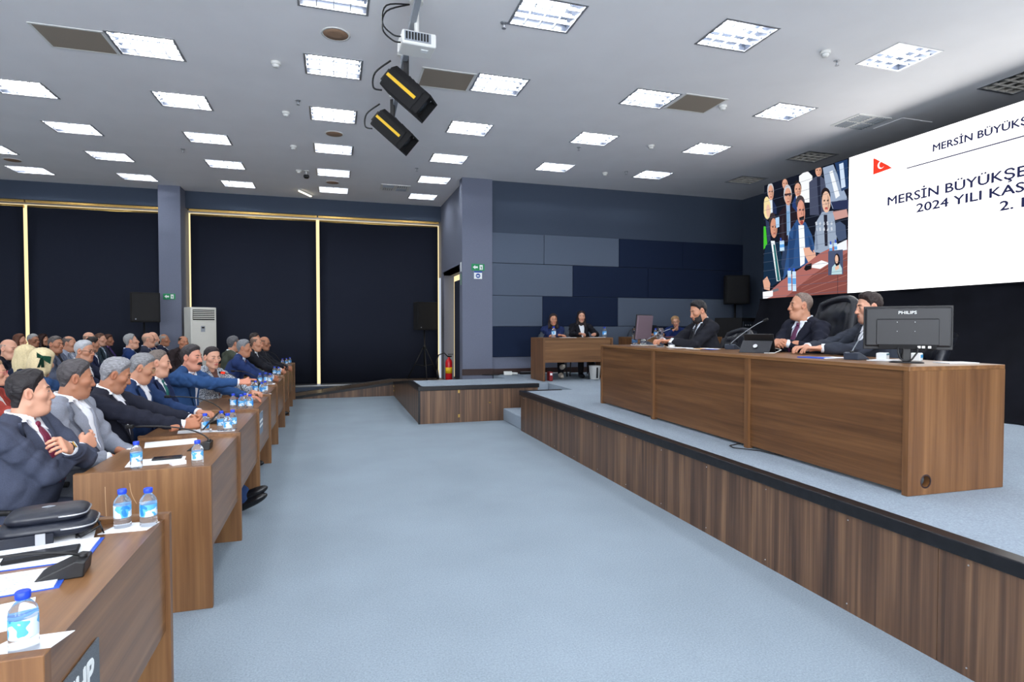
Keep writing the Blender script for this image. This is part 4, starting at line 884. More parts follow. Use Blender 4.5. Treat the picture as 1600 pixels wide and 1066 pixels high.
def tripod_speaker(x, y, z0, zb, zt, rz, lab, foot=.42):
    e = empty('speaker_stand', (x, y, z0), 0, 'black tripod stand under the ' + lab, 'stand', 'loudspeaker tripods')
    G().tube([(0, 0, .3), (0, 0, zb - z0)], .018).obj('pole', M_BLACK, e); G().tube([(0, 0, .72), (0, 0, .80)], .03).obj('collar', M_BLACK, e)
    for k in range(3):
        a = 2 * PI * k / 3 + .5; G().tube([(.02 * math.cos(a), .02 * math.sin(a), .76), (foot * math.cos(a), foot * math.sin(a), .012)], .012).obj('leg', M_BLACK, e); G().tube([(0, 0, .32), (foot * .55 * math.cos(a), foot * .55 * math.sin(a), .345)], .008).obj('brace', M_BLACK, e)
    s_ = empty('loudspeaker', (x, y, zb), rz, lab, 'loudspeaker', 'black loudspeakers')
    h = zt - zb; G().prism([(-.2, .16), (-.25, -.16), (.25, -.16), (.2, .16)], 0, h).bevel(.012, 2).obj('cabinet', M_BLACKM, s_); G().box(-.22, .22, -.168, -.158, .03, h - .03).obj('grille', plain('speaker_grille', srgb(14, 14, 16), .7, noise=.3, nscale=300), s_)
    G().lathe([(.012, 0), (.012, .003)], 10, M=Matrix.Translation((-.16, -.168, .06)) @ Matrix.Rotation(PI / 2, 4, 'X')).obj('badge', M_GREYP, s_)
tripod_speaker(2.00, 13.30, ZL + .001, 1.45, 2.09, R(18), 'black loudspeaker on a tripod at the far platform corner')
tripod_speaker(-3.50, 12.75, 0, 1.61, 2.18, R(24), 'black loudspeaker left of the exit-signed pier')
ws2 = empty('loudspeaker', (8.40, 10.62, 2.02), R(-20), 'black loudspeaker fixed high beside the screen on the acoustic wall', 'loudspeaker', 'black loudspeakers')
G().prism([(-.2, .16), (-.26, -.16), (.26, -.16), (.2, .16)], 0, .62).bevel(.012, 2).obj('cabinet', M_BLACKM, ws2); G().box(-.22, .22, -.168, -.158, .03, .59).obj('grille', M_BLACK, ws2); G().box(-.05, .05, .15, .24, .25, .35).obj('wall_bracket', M_BLACK, ws2); G().tube([(0, 0, 0), (0, 0, -1.44)], .025).obj('pole', M_BLACK, ws2)
rk = empty('equipment_rack', (7.72, 9.75, ZS), R(25), 'dark audio equipment rack in the corner behind the bearded man', 'rack')
G().box(-.3, .3, -.28, .28, 0, 1.12).obj('case', M_BLACKM, rk)
for k in range(6):
    u = G().box(-.26, .26, -.30, -.28, .08 + .165 * k, .22 + .165 * k).bevel(.003, 1).obj('rack_unit', (M_BLACK, plain('rack_slate', srgb(44, 52, 64), .5))[k % 2], rk)
    for q in range(4): G().lathe([(.014, 0), (.012, .014)], 10, M=Matrix.Translation((-.18 + .1 * q, -.30, .15 + .165 * k)) @ Matrix.Rotation(PI / 2, 4, 'X')).obj('dial', M_GREYP, u)
G().box(-.24, -.05, -.31, -.30, .60, .74).obj('socket_plate', M_GREYP, rk)
fe = empty('fire_extinguisher', (2.27, 11.75, .425), R(10), 'red fire extinguisher standing beside the wall recess', 'fire extinguisher')
G().lathe([(.065, 0), (.072, .01), (.072, .36), (.06, .41), (.025, .44), (.025, .47)], 20).obj('cylinder', M_RED, fe); G().box(-.02, .06, -.012, .012, .47, .50).box(-.02, .09, -.01, .01, .52, .535).obj('valve_lever', M_BLACK, fe)
G().tube([(-.02, 0, .48), (-.10, 0, .56), (-.22, 0, .52), (-.27, 0, .38), (-.25, 0, .2)], .012, 8).obj('hose', M_BLACK, fe); G().tube([(-.25, 0, .22), (-.235, 0, .03)], .02, 8, .03).obj('nozzle', M_BLACK, fe); G().lathe([(.0725, .14), (.0725, .26)], 20).obj('label_band', M_YEL, fe)
bn = empty('waste_bin', (4.47, 9.42, ZS), 0, 'white waste bin with a black stripe under the secretary table', 'bin')
G().lathe([(.075, 0), (.085, .005), (.105, .24), (.11, .245), (.10, .245), (.08, .01)], 22).obj('bucket', M_WHITEP, bn); G().box(-.014, .014, -.111, -.09, .03, .22).obj('stripe', M_BLACK, bn)
rb = empty('red_binder_box', (3.60, 9.36, ZS), 0, 'small red box standing under the secretary table', 'box'); G().box(-.03, .03, -.03, .10, 0, .16).bevel(.004, 1).obj('carton', plain('dark_red', srgb(130, 30, 34), .5), rb); G().box(-.02, .02, -.032, -.03, .1, .14).obj('label_patch', M_SIGNW, rb)
# exit and camera signs
def exit_sign(x, y, z, w, h, lab):
    e = empty('exit_sign', (x, y, z), 0, lab, 'sign', 'green emergency exit signs')
    G().box(-w / 2, w / 2, -.008, 0, -h / 2, h / 2).bevel(.002, 1).obj('plate', M_GREEN, e)
    a = h * .3
    G().prism([(-w * .40, 0), (-w * .22, a), (-w * .22, a * .45), (-w * .02, a * .45), (-w * .02, -a * .45), (-w * .22, -a * .45), (-w * .22, -a)], .0085, .0095, M=Matrix.Rotation(PI / 2, 4, 'X')).obj('arrow', M_SIGNW, e)
    d = G().box(w * .12, w * .36, -.0095, -.0085, -h * .36, h * .36).obj('door_symbol', M_SIGNW, e)
    G().prism([(w * .20, -h * .3), (w * .24, -h * .05), (w * .18, h * .0), (w * .20, h * .12), (w * .26, h * .12), (w * .31, -h * .02), (w * .27, -h * .05), (w * .31, -h * .3), (w * .27, -h * .3), (w * .25, -h * .12), (w * .22, -h * .3)], .0098, .0105, M=Matrix.Rotation(PI / 2, 4, 'X')).obj('running_figure', M_GREEN, d)
exit_sign(2.69, 10.93, 2.68, .26, .13, 'green exit sign with white arrow on the column right of the recess')
exit_sign(-3.20, 13.32, 2.14, .22, .12, 'green exit sign with white arrow on the pier above the audience')
cs = empty('camera_notice', (2.69, 10.93, 2.53), 0, 'white and blue camera notice below the column exit sign', 'sign')
G().box(-.08, .08, -.008, 0, -.075, .075).obj('plate', M_SIGNW, cs); G().box(-.08, .08, -.0095, -.008, .045, .075).obj('blue_header', M_SIGNB, cs); G().lathe([(.045, 0), (.045, .002)], 20, M=Matrix.Translation((0, -.008, -.015)) @ Matrix.Rotation(PI / 2, 4, 'X')).obj('blue_disc', M_SIGNB, cs); G().box(-.025, .015, -.0115, -.010, -.03, -.005).box(.015, .03, -.0115, -.010, -.022, -.013).obj('camera_symbol', M_SIGNW, cs)
nt_ = empty('wall_notice', (2.379, 11.05, 2.62), 0, 'small paper notices on the side of the column', 'sign'); G().box(-.004, 0, -.05, .05, -.02, .16).obj('sheet', M_SIGNW, nt_); G().box(-.004, 0, -.04, .04, -.28, -.06).obj('green_sheet', plain('sign_greenish', srgb(120, 160, 140), .5), nt_)
# cables and boxes on the floor by the skirting
cb = empty('cable_box', (3.25, 10.78, ZS), R(-10), 'small white junction box with cables by the skirting', 'box'); G().box(-.08, .08, -.05, .05, 0, .07).bevel(.006, 1).obj('case', M_WHITEP, cb); G().tube([(-.08, 0, .03), (-.2, -.05, .006), (-.5, .02, .006)], .008).obj('cable', M_BLACK, cb); G().tube([(.08, 0, .03), (.14, -.02, .03), (.19, -.02, .025)], .022, 10).obj('plug', M_WHITEP, cb)
cb = empty('power_strip', (3.72, 10.86, ZS), R(2), 'black power strip lying along the skirting', 'power strip'); G().box(-.2, .2, -.03, .03, 0, .045).bevel(.004, 1).obj('case', M_BLACK, cb); G().box(-.18, .18, -.02, .02, .045, .05).obj('white_top', M_GREYP, cb); G().tube([(.2, 0, .02), (.5, .03, .008), (.9, .05, .008)], .008).obj('cable', M_WHITEP, cb)
# ------------------------------------------------------------------ people: smooth surfaces grown from distance fields
f32 = np.float32
def A3(*v): return np.array(v, f32)
def nrm(v): return np.sqrt((v * v).sum(-1))
def smin(a, b, k):
    h = np.clip(.5 + .5 * (b - a) / k, 0, 1); return b + (a - b) * h - k * h * (1 - h)
def smax(a, b, k): return -smin(-a, -b, k)
def ellp(p, c, r):
    q = (p - A3(*c)) / A3(*r); k0 = nrm(q); k1 = nrm(q / A3(*r)); return k0 * (k0 - 1) / (k1 + 1e-9)
def cap(p, a, b, ra, rb):
    a = np.asarray(a, f32); ba = np.asarray(b, f32) - a; pa = p - a
    t = np.clip(pa @ ba / (ba @ ba + 1e-12), 0, 1); return nrm(pa - t[..., None] * ba) - (ra + (rb - ra) * t)
def sstep(x): x = np.clip(x, 0, 1); return x * x * (3 - 2 * x)

def surf(f, lo, hi, h):
    """surface nets of f=0 on a sparse grid -> verts, quads"""
    lo = np.array(lo, f32); B = 4
    nb = np.ceil((np.array(hi) - lo) / h / B).astype(int) + 1; n = nb * B
    c = [lo[i] + (np.arange(nb[i]) * B + (B - 1) / 2) * h for i in range(3)]
    C = np.stack(np.meshgrid(*c, indexing='ij'), -1).reshape(-1, 3).astype(f32)
    d = f(C); keep = np.abs(d) < B * h * 1.35
    off = np.stack(np.meshgrid(*[(np.arange(B) - (B - 1) / 2) * h] * 3, indexing='ij'), -1).reshape(-1, 3).astype(f32)
    blk = np.repeat(np.sign(d)[:, None] * 1.0, B ** 3, 1).astype(f32)
    K = np.where(keep)[0]
    blk[K] = f((C[K][:, None, :] + off[None]).reshape(-1, 3)).reshape(len(K), -1)
    F = blk.reshape(*nb, B, B, B).transpose(0, 3, 1, 4, 2, 5).reshape(*n)
    ins = F < 0
    nx, ny, nz = n - 1
    cnt = np.zeros((nx, ny, nz), np.int8)
    cs = [(i, j, k) for i in (0, 1) for j in (0, 1) for k in (0, 1)]
    for i, j, k in cs: cnt += ins[i:i + nx, j:j + ny, k:k + nz]
    act = (cnt > 0) & (cnt < 8); I = np.argwhere(act)
    vid = -np.ones((nx, ny, nz), np.int32); vid[act] = np.arange(len(I))
    acc = np.zeros((len(I), 3), f32); w = np.zeros(len(I), f32)
    cv = {q: F[I[:, 0] + q[0], I[:, 1] + q[1], I[:, 2] + q[2]] for q in cs}
    for q in cs:
        for ax in range(3):
            if q[ax] == 0:
                q2 = list(q); q2[ax] = 1; q2 = tuple(q2); a, b = cv[q], cv[q2]; m = (a < 0) != (b < 0)
                t = np.where(m, a / np.where(a == b, 1, a - b), 0); P = np.tile(np.array(q, f32), (len(I), 1)); P[:, ax] = t
                acc += P * m[:, None]; w += m
    V = lo + (I + acc / w[:, None]) * h
    for _ in range(1):
        d0 = f(V); e = h * .3; g = np.stack([f(V + A3(e, 0, 0)) - d0, f(V + A3(0, e, 0)) - d0, f(V + A3(0, 0, e)) - d0], -1) / e
        st = -d0[:, None] * g / ((g * g).sum(-1)[:, None] + .05); L = nrm(st)[:, None]; V = V + st * np.minimum(1, h * .6 / (L + 1e-9))
    Q = []
    for ax in range(3):
        s0 = [slice(None)] * 3; s1 = [slice(None)] * 3; s0[ax] = slice(0, -1); s1[ax] = slice(1, None)
        a, b = ins[tuple(s0)], ins[tuple(s1)]; E = np.argwhere(a != b); u, v = [k for k in range(3) if k != ax]
        E = E[(E[:, u] > 0) & (E[:, v] > 0) & (E[:, u] < n[u] - 1) & (E[:, v] < n[v] - 1)]
        if not len(E): continue
        def cell(du, dv):
            c2 = E.copy(); c2[:, u] += du; c2[:, v] += dv; return vid[c2[:, 0], c2[:, 1], c2[:, 2]]
        q = np.stack([cell(-1, -1), cell(0, -1), cell(0, 0), cell(-1, 0)], -1); fl = a[E[:, 0], E[:, 1], E[:, 2]]
        if ax == 1: fl = ~fl
        q[~fl] = q[~fl][:, ::-1]; Q.append(q)
    Q = np.concatenate(Q); Q = Q[(Q >= 0).all(1)]
    return V.astype(f32), Q

def mk(name, V, Q, mat, parent, cols=None):
    me = bpy.data.meshes.new(name); me.vertices.add(len(V)); me.vertices.foreach_set('co', np.ascontiguousarray(V, f32).ravel())
    nq = len(Q); me.loops.add(nq * 4); me.polygons.add(nq)
    me.loops.foreach_set('vertex_index', np.ascontiguousarray(Q, np.int32).ravel()); me.polygons.foreach_set('loop_start', np.arange(nq, dtype=np.int32) * 4)
    me.polygons.foreach_set('use_smooth', np.ones(nq, bool)); me.update(calc_edges=True)
    if cols is not None:
        ca = me.color_attributes.new('Col', 'FLOAT_COLOR', 'POINT'); ca.data.foreach_set('color', np.concatenate([cols, np.ones((len(cols), 1))], 1).astype(f32).ravel())
    return link(name, me, mat, parent)

# --- head ------------------------------------------------------------
def head_base(p, P, neck=True):
    pa = p.copy(); pa[:, 1] = np.abs(pa[:, 1]); jw = P['jw']
    d = ellp(pa, (-.018, 0, .032), (.098, .077, .087))
    d = smin(d, ellp(pa, (.022, 0, -.035), (.066, .058 * jw, .086)), .03)
    d = smin(d, cap(pa, (-.008, .048 * jw, -.062), (.056, .016, -.098), .020, .018), .022)
    d = smin(d, ellp(pa, (.069, 0, -.100), (.021, .026, .020)), .018)
    if P['fat'] > 0: d = smin(d, ellp(pa, (.03, .012, -.105), (.05, .045, .028 * (1 + P['fat']))), .03)
    return d
def head_full(p, P):
    pa = p.copy(); pa[:, 1] = np.abs(pa[:, 1]); d = head_base(p, P)
    nk = P['neck']; nr = P['nr']
    d = smin(d, cap(p, (-.03, 0, -.05), nk, nr, nr * 1.08), .022)
    d = smin(d, ellp(pa, (.052, .042, -.016), (.030, .026, .024)), .022)
    d = smin(d, cap(pa, (.080, .0, .024), (.068, .036, .026), .012 * P['brow'], .011 * P['brow']), .014)
    d = smax(d, -ellp(pa, (.098, .033, .003), (.020, .017, .012)), .012)
    d = smin(d, ellp(pa, (.072, .032, .001), (.0145, .016, .012)), .006)
    n = P['nose']
    d = smin(d, cap(p, (.083, 0, .018), (.100 + .006 * n, 0, -.030), .0085, .0125), .012)
    d = smin(d, ellp(pa, (.101 + .007 * n, 0, -.035), (.014, .0140, .0115)), .009)
    d = smin(d, ellp(pa, (.089, .0140, -.038), (.012, .0085, .0085)), .007)
    d = smin(d, ellp(pa, (.080, 0, -.066), (.017, .027, .020)), .014)
    d = smin(d, ellp(pa, (.0895, 0, -.0615), (.0085, .022, .0062)), .005)
    d = smin(d, ellp(pa, (.0875, 0, -.0735), (.0085, .019, .0064)), .005)
    d = smax(d, -ellp(pa, (.099, 0, -.0675), (.010, .025, .0022 + P['open'])), .003)
    if P['ears']:
        c, s = math.cos(.22), math.sin(.22); q = pa - A3(-.014, .077, -.006); x = q[:, 0] * c + q[:, 2] * s * .9; z = -q[:, 0] * s + q[:, 2] * c; y = q[:, 1] + x * .42
        e = np.stack([x, y, z], -1); ea = ellp(e, (0, .004, 0), (.0185, .0080, .0295))
        ea = smax(ea, -ellp(e, (.004, .013, .001), (.0095, .0085, .018)), .004)
        d = smin(d, ea, .006)
    return d
def hair_field(p, P):
    x, y, z = p[:, 0], np.abs(p[:, 1]), p[:, 2]; st = P['hair']; hl = P['hl']
    d0 = smin(head_base(p, P), cap(p, (-.03, 0, -.05), P['neck'], P['nr'], P['nr'] * 1.08), .022)
    xf = np.interp(z, [-.2, -.03, .0, .03, .05, .075, .10, .13], np.array([.016, .016, .020, .032, .046, .064, .080, .10]) - np.array([0, 0, 0, .4, .8, 1, 1, 1]) * hl)
    xf = xf + .006 * np.cos(y * 40) * (z > .05)
    if st in ('long', 'bob'):
        xf = np.interp(z, [-.3, -.08, .0, .05, .075, .10, .13], [.01, .02, .028, .050, .062, .078, .10]); zl = np.full_like(z, -1.0)
    else:
        zl = np.interp(x, [-.14, -.066, -.048, -.034, -.014, .006, .012, .07], [P['nape'], P['nape'], -.035, .012, .024, .012, P['burn'], P['burn']])
    g = np.minimum(xf - x, z - zl)
    top = sstep((z - .03) / .07)
    t = P['ht'] * (.55 + .45 * top) + P['quiff'] * top * sstep((x + .05) / .10)
    if st == 'bald': t = P['ht'] * (1 - sstep((z - .045) / .03)) - .02 * sstep((z - .05) / .03)
    if st == 'balding': t = t - (t + .008) * sstep((z - .075) / .02) * sstep((x + .07) / .03)
    str_ = np.sin(y * 210 + x * 40 + 3 * np.sin(x * 60)) * .0010 + np.sin(z * 160 + x * 90 + y * 50) * .0010
    te = -.005 + (t + .005) * np.clip(sstep(g / .034) * .75 + sstep(g / .010) * .25, 0, 1)
    d = d0 - te - str_ * (te > .004)
    if st == 'long':
        b = ellp(p, (-.055, 0, -.04), (.065, .090, .11)); b = smin(b, cap(np.stack([x, y, z], -1), (-.035, .060, -.02), (-.02, .088, P['hlen']), .036, .034), .03); b = smin(b, cap(np.stack([x, y * .6, z], -1), (-.07, 0, -.05), (-.085, 0, P['hlen']), .04, .035), .03)
        b = smax(b, x - .022 - .0 * z, .01); d = smin(d, b + np.sin(y * 160 + x * 120) * .0015, .02)
    if st == 'bob':
        b = ellp(p, (-.035, 0, -.03), (.085, .098, .115)); b = smax(b, x - .024, .012); b = smax(b, -(z + .115), .012); d = smin(d, b + np.sin(y * 140 + x * 90) * .002, .02)
    if st == 'bun':
        d = smin(d, ellp(p, (-.125, 0, .005), (.036, .04, .036)), .012)
    return d
def beard_field(p, P):
    x, y, z = p[:, 0], np.abs(p[:, 1]), p[:, 2]; d0 = head_full(p, {**P, 'ears': False})
    zt = np.interp(x, [-.02, .01, .05, .08, .11], [.0, -.015, -.048, -.050, -.050]); g = np.minimum(zt - z, x - .010)
    g = np.minimum(g, z + .135); lips = ellp(p, (.095, 0, -.067), (.02, .022, .011)); g = np.minimum(g, lips)
    return d0 - (-.005 + (P['bt'] + .005) * sstep(g / .012))

# --- hands (templates; right hand, palm down, fingers along +x, thumb on +y) ---
def hand_template(pose):
    crl = {'rest': [(14, 26, 16)] * 4, 'flat': [(6, 10, 6)] * 4, 'fist': [(62, 88, 50)] * 4, 'grip': [(36, 50, 34)] * 4, 'point': [(4, 6, 4), (58, 86, 50), (62, 88, 50), (66, 88, 50)], 'clasp': [(46, 60, 30)] * 4}[pose]
    fy = [.031, .0105, -.0105, -.031]; ln = [.070, .079, .073, .057]; rr = [.0088, .0092, .0088, .0078]; segs = []
    for i in range(4):
        p = np.array([.088 - .006 * (i == 3) - .002 * (i == 2), fy[i], .002]); a = 0; ch = []
        sp = (1.5 - i) * .05
        for k, fr in enumerate((.46, .30, .24)):
            a += math.radians(crl[i][k] + 3 * i); q = p + ln[i] * fr * np.array([math.cos(a), sp * math.cos(a), -math.sin(a)]); ch.append((p, q)); p = q
        segs.append((ch, rr[i]))
    def f(p):
        d = cap(p, (-.09, 0, 0), (.0, 0, 0), .027, .026); s = p * A3(1, 1, 1.5)
        pal = None
        for y, x1 in zip(fy, (.086, .088, .086, .080)):
            c = cap(s, (.004, y * .55, 0), (x1, y, .002), .020, .0165); pal = c if pal is None else smin(pal, c, .014)
        d = smin(d, pal, .02)
        for ch, r in segs:
            fd = None
            for k, (a, b) in enumerate(ch):
                c = cap(p, a, b, r * (1 - .06 * k), r * (1 - .06 * (k + 1))); fd = c if fd is None else smin(fd, c, .003)
            d = smin(d, fd, .006)
        th = smin(cap(p, (.015, .022, -.006), (.050, .048, -.014), .017, .013), cap(p, (.050, .048, -.014), (.078 if pose != 'point' else .088, .052 if pose != 'point' else .06, -.024 if pose != 'point' else .006), .0115, .009), .006)
        return smin(d, th, .010)
    return surf(f, (-.105, -.065, -.105), (.195, .085, .04), .0042)
HANDS = {}
def hand(pose):
    if pose not in HANDS: HANDS[pose] = hand_template(pose)
    return HANDS[pose]

def rotm(yaw, pitch, roll):   # head: yaw left +, pitch down +, roll
    return np.array((Matrix.Rotation(yaw, 3, 'Z') @ Matrix.Rotation(pitch, 3, 'Y') @ Matrix.Rotation(roll, 3, 'X')), f32)
def ik(S_, T, l1, l2, pole):
    v = T - S_; L = np.linalg.norm(v); 
    if L > (l1 + l2) * .995: T = S_ + v / L * (l1 + l2) * .995; v = T - S_; L = np.linalg.norm(v)
    a = (l1 * l1 - l2 * l2 + L * L) / (2 * L); h = math.sqrt(max(0, l1 * l1 - a * a)); u = v / L
    pl = pole - u * (pole @ u); pl = pl / (np.linalg.norm(pl) + 1e-9); return S_ + u * a + pl * h, T

def cloth(col, kind='suit'):
    nm = '%s_%02x%02x%02x' % ((kind,) + tuple(col))
    if kind == 'hair': return plain(nm, srgb(*col), .5, noise=.42 if sum(col) < 420 else .16, nscale=10, bump=.8, stretch=(3, 22, 14), spec=.35)
    if kind == 'shirt': return plain(nm, srgb(*col), .8, noise=.03, nscale=40, bump=.1)
    if kind == 'tie': return plain(nm, srgb(*col), .5, noise=.35, nscale=230)
    if nm in MATS: return MATS[nm]
    m = plain(nm, srgb(*col), .88, noise=.14, nscale=240, bump=.12, spec=.2); nt = m.node_tree; p = nt.nodes['Principled BSDF']
    b1 = [n for n in nt.nodes if n.type == 'BUMP'][0]; tc = nt.nodes.new('ShaderNodeTexCoord'); n2 = nt.nodes.new('ShaderNodeTexNoise')   # soft creases of the cloth
    n2.inputs['Scale'].default_value = 11; n2.inputs['Detail'].default_value = 2; n2.inputs['Distortion'].default_value = 1.6; nt.links.new(tc.outputs['Object'], n2.inputs['Vector'])
    b2 = nt.nodes.new('ShaderNodeBump'); b2.inputs['Strength'].default_value = .22; b2.inputs['Distance'].default_value = .02
    nt.links.new(n2.outputs['Fac'], b2.inputs['Height']); nt.links.new(b1.outputs['Normal'], b2.inputs['Normal']); nt.links.new(b2.outputs['Normal'], p.inputs['Normal'])
    return m
SKIN = {'fair': (206, 154, 128), 'mid': (190, 136, 108), 'tan': (172, 118, 90), 'red': (200, 138, 114)}
PEOPLE = []
LEATHER_SHOE = None
def person(lab, head, face=0, hy=0, hp=0, roll=0, lean=.04, suit=(40, 44, 58), shirt=(232, 234, 240), tie=None, hair='short', hcol=(46, 40, 38), skin='mid', arms='desk', fem=False, fat=.25, lod=1, zf=0.0, beard=None, mous=None, glasses=None,
           hl=0.0, ht=.010, quiff=.006, nape=-.07, burn=-.025, hlen=-.22, open_=0.0, hs=1.0, top='jacket', legs='std', scarf=None, nose=.5, jw=1.0, collar=True, trousers=None, R_=None, L_=None, stub=0.0, browc=None, group='seated people', extra=None, hand_pose=None):
    X, Y, Zw = head; hz = Zw - zf
    root = empty('person', (X, Y, zf), R(face), lab, 'person', group)
    hs = hs * (.90 if fem else .935); HS = np.array([.90, 1, 1], f32) * hs
    Rh = rotm(R(hy), R(hp), R(roll)); Hc = np.array([0, 0, hz], f32)
    N = Hc + Rh @ np.array([-.045, 0, -.05], f32) * HS + np.array([-.006, 0, -.074], f32)        # base of the neck
    Bh = np.array([N[0] - lean, 0, .53], f32)
    U = N - Bh; Lt = float(np.linalg.norm(U)); U = U / Lt; Yv = np.array([0, 1, 0], f32); Wv = np.cross(Yv, U); TF = np.stack([Wv, Yv, U], 0)
    sw = .165 if fem else .186; fk = 1 + fat * .22; g = .90 if fem else 1.0
    nb = (Rh.T @ (N - Hc)) / HS
    P = dict(jw=(.90 if fem else 1.0) * jw, fat=fat * .5 if not fem else 0, neck=tuple(nb + np.array([0, 0, -.03])), nr=.046 if fem else .056 + .006 * fat, brow=.6 if fem else 1.0, nose=nose * (.4 if fem else 1), open=open_, ears=hair not in ('long', 'bob'), hair=hair, hl=hl, ht=ht, quiff=quiff, nape=nape, burn=burn, hlen=hlen, bt=.006)
    # ---- arms
    def toW(q): return Bh + TF.T @ np.array(q, f32)
    sh = [toW((0.0, s * sw, Lt - .075)) for s in (-1, 1)]
    pre = {'desk': ((.40, -.13, .805), (.40, .13, .805)), 'clasp': ((.36, -.055, .815), (.36, .055, .815)), 'lap': ((.22, -.11, .665), (.22, .11, .665)), 'lapclasp': ((.20, -.05, .72), (.20, .05, .72)), 'crossed': ((.17, .13, .86), (.215, -.115, .905)), 'phone': ((.36, -.09, .86), (.36, .08, .85)),
           'point': ((.585, -.03, .86), (.40, .20, .81)), 'chin': ((.11, -.075, .875), (.36, .10, .81)), 'write': ((.36, -.12, .815), (.36, .15, .81))}[arms]
    tg = [np.array(R_ if R_ is not None else pre[0], f32), np.array(L_ if L_ is not None else pre[1], f32)]
    poles = [np.array([-.35, -1.0, -.75], f32), np.array([-.35, 1.0, -.75], f32)]
    if arms == 'crossed': poles = [np.array([.25, -.9, -1.0], f32), np.array([.3, 1.0, -.8], f32)]
    if arms == 'point': poles[0] = np.array([-.2, -.5, -1.0], f32)
    al = [ik(sh[i], tg[i], .285 * g, .255 * g, poles[i]) for i in (0, 1)]
    at = .9 if fem else 1.0
    def torso(p):
        q = (p - Bh) @ TF.T.astype(f32); qa = q.copy(); qa[:, 1] = np.abs(qa[:, 1]); s = qa * A3(1, .70 if not fem else .74, 1)
        d = cap(s, (-.01, 0, -.06), (.012 + .03 * fat, 0, .20), .128 * fk * g, .126 * fk * g)
        d = smin(d, cap(s, (.012 + .02 * fat, 0, .20), (.0, 0, Lt - .15), .124 * fk * g, .116 * g), .05)
        d = smin(d, cap(qa, (-.02, .045, Lt - .015), (-.004, sw - .025, Lt - .065), .052 * g, .062 * g), .045)
        if fem: d = smin(d, ellp(qa, (.085, .07, Lt - .21), (.062, .068, .062)), .05)
        return d
    sd = (abs(hash(lab)) % 97) if False else (sum(map(ord, lab)) % 97)
    def wr(p):
        ph = p[:, 2] * 52 + 24 * p[:, 0] + 2.6 * np.sin(p[:, 1] * 21 + sd) + 1.8 * np.sin(p[:, 0] * 17 + sd * .4); ph2 = p[:, 0] * 40 - p[:, 2] * 30 + 24 * p[:, 1] + 2.2 * np.sin(p[:, 2] * 19 + sd)
        return .0036 * (1 - np.abs(np.sin(ph * .5))) ** 4 * (.5 + .5 * np.sin(p[:, 0] * 11 + p[:, 2] * 9 + sd)) + .0028 * (1 - np.abs(np.sin(ph2 * .5))) ** 4 * (.5 + .5 * np.sin(p[:, 1] * 13 - p[:, 2] * 8 + sd)) + .0012 * np.sin(p[:, 2] * 74 + 16 * p[:, 0] + 2.2 * np.sin(p[:, 1] * 31 + sd)) * np.sin(p[:, 0] * 19 + sd) + .0016 * np.sin(p[:, 0] * 61 - p[:, 2] * 42 + p[:, 1] * 30 + sd * .7)
    def jacket(p):
        d = torso(p)
        for i, s in enumerate((-1, 1)):
            E, Tq = al[i]; u = (Tq - E) / np.linalg.norm(Tq - E); end = Tq - u * .022
            up = cap(p, sh[i], E, .072 * at, .055 * at); fo = smax(cap(p, E, Tq, .054 * at, .040 * at), (p - end) @ u.astype(f32), .014)
            arm = smin(up, fo, .03) + 1.5 * wr(p); d = smin(d, arm, .022)
        d = d + wr(p)
        nn = U * .75 + Rh @ np.array([0, 0, .5], f32) * .3
        return smax(d, -cap(p, N - U * .02, N + nn * .2, .052 * (.88 if fem else 1) + .004 * fat, .066), .008)
    hv = {0: .0090, 1: .0125, 2: .018}[lod]
    pts = np.array([Bh, N] + [a[0] for a in al] + [a[1] for a in al] + sh); lo = pts.min(0) - .19; hi = pts.max(0) + .12; hi[2] = min(hi[2], N[2] + .07)
    V, Q = surf(jacket, lo, hi, hv)
    jm = M_TWEED if suit == 'tweed' else cloth(suit)
    mk('jacket' if top == 'jacket' else 'top', V, Q, jm, root)
    # ---- patches on the chest
    def project(lat, up, offs):
        n = len(lat); o = Bh + np.stack([np.full(n, .45), lat, up], -1).astype(f32) @ TF; t = np.zeros(n, f32)
        fld = lambda p: torso(p) + wr(p) - offs
        for _ in range(40): t += np.clip(fld(o - t[:, None] * Wv) * .8, -.02, .1)
        return o - t[:, None] * Wv
    def patch(name, rows, offs, mat, par=root, cols=7, mirror=False):
        """rows: list of (up, lat0, lat1)"""
        VV, QQ = [], []
        for sgn in ((1, -1) if mirror else (1,)):
            u = np.repeat([r[0] for r in rows], cols).astype(f32); l = np.concatenate([np.linspace(r[1], r[2], cols) for r in rows]).astype(f32) * sgn
            q = project(l, u, offs); b0 = len(VV) * 0 + sum(len(v) for v in VV)
            # edge rim pushed back so the patch has thickness
            q2 = q - Wv * (offs + .006)
            VV.append(q); nr = len(rows); idx = lambda i, j: b0 + i * cols + j
            for i in range(nr - 1):
                for j in range(cols - 1): QQ.append([idx(i, j), idx(i, j + 1), idx(i + 1, j + 1), idx(i + 1, j)] if sgn > 0 else [idx(i, j), idx(i + 1, j), idx(i + 1, j + 1), idx(i, j + 1)])
            b1 = b0 + len(q); VV.append(q2)
            per = [i * cols for i in range(nr)] + [(nr - 1) * cols + j for j in range(1, cols)] + [i * cols + cols - 1 for i in range(nr - 2, -1, -1)] + [j for j in range(cols - 2, 0, -1)]
            for a, b in zip(per, per[1:] + per[:1]): QQ.append([b0 + a, b0 + b, b1 + b, b1 + a])
        return mk(name, np.concatenate(VV), np.array(QQ), mat, par)
    s1 = Lt - .012; s0 = Lt * .36; sm = cloth(shirt, 'shirt') if shirt else None
    nrow = 12
    fr = np.linspace(0, 1, nrow)
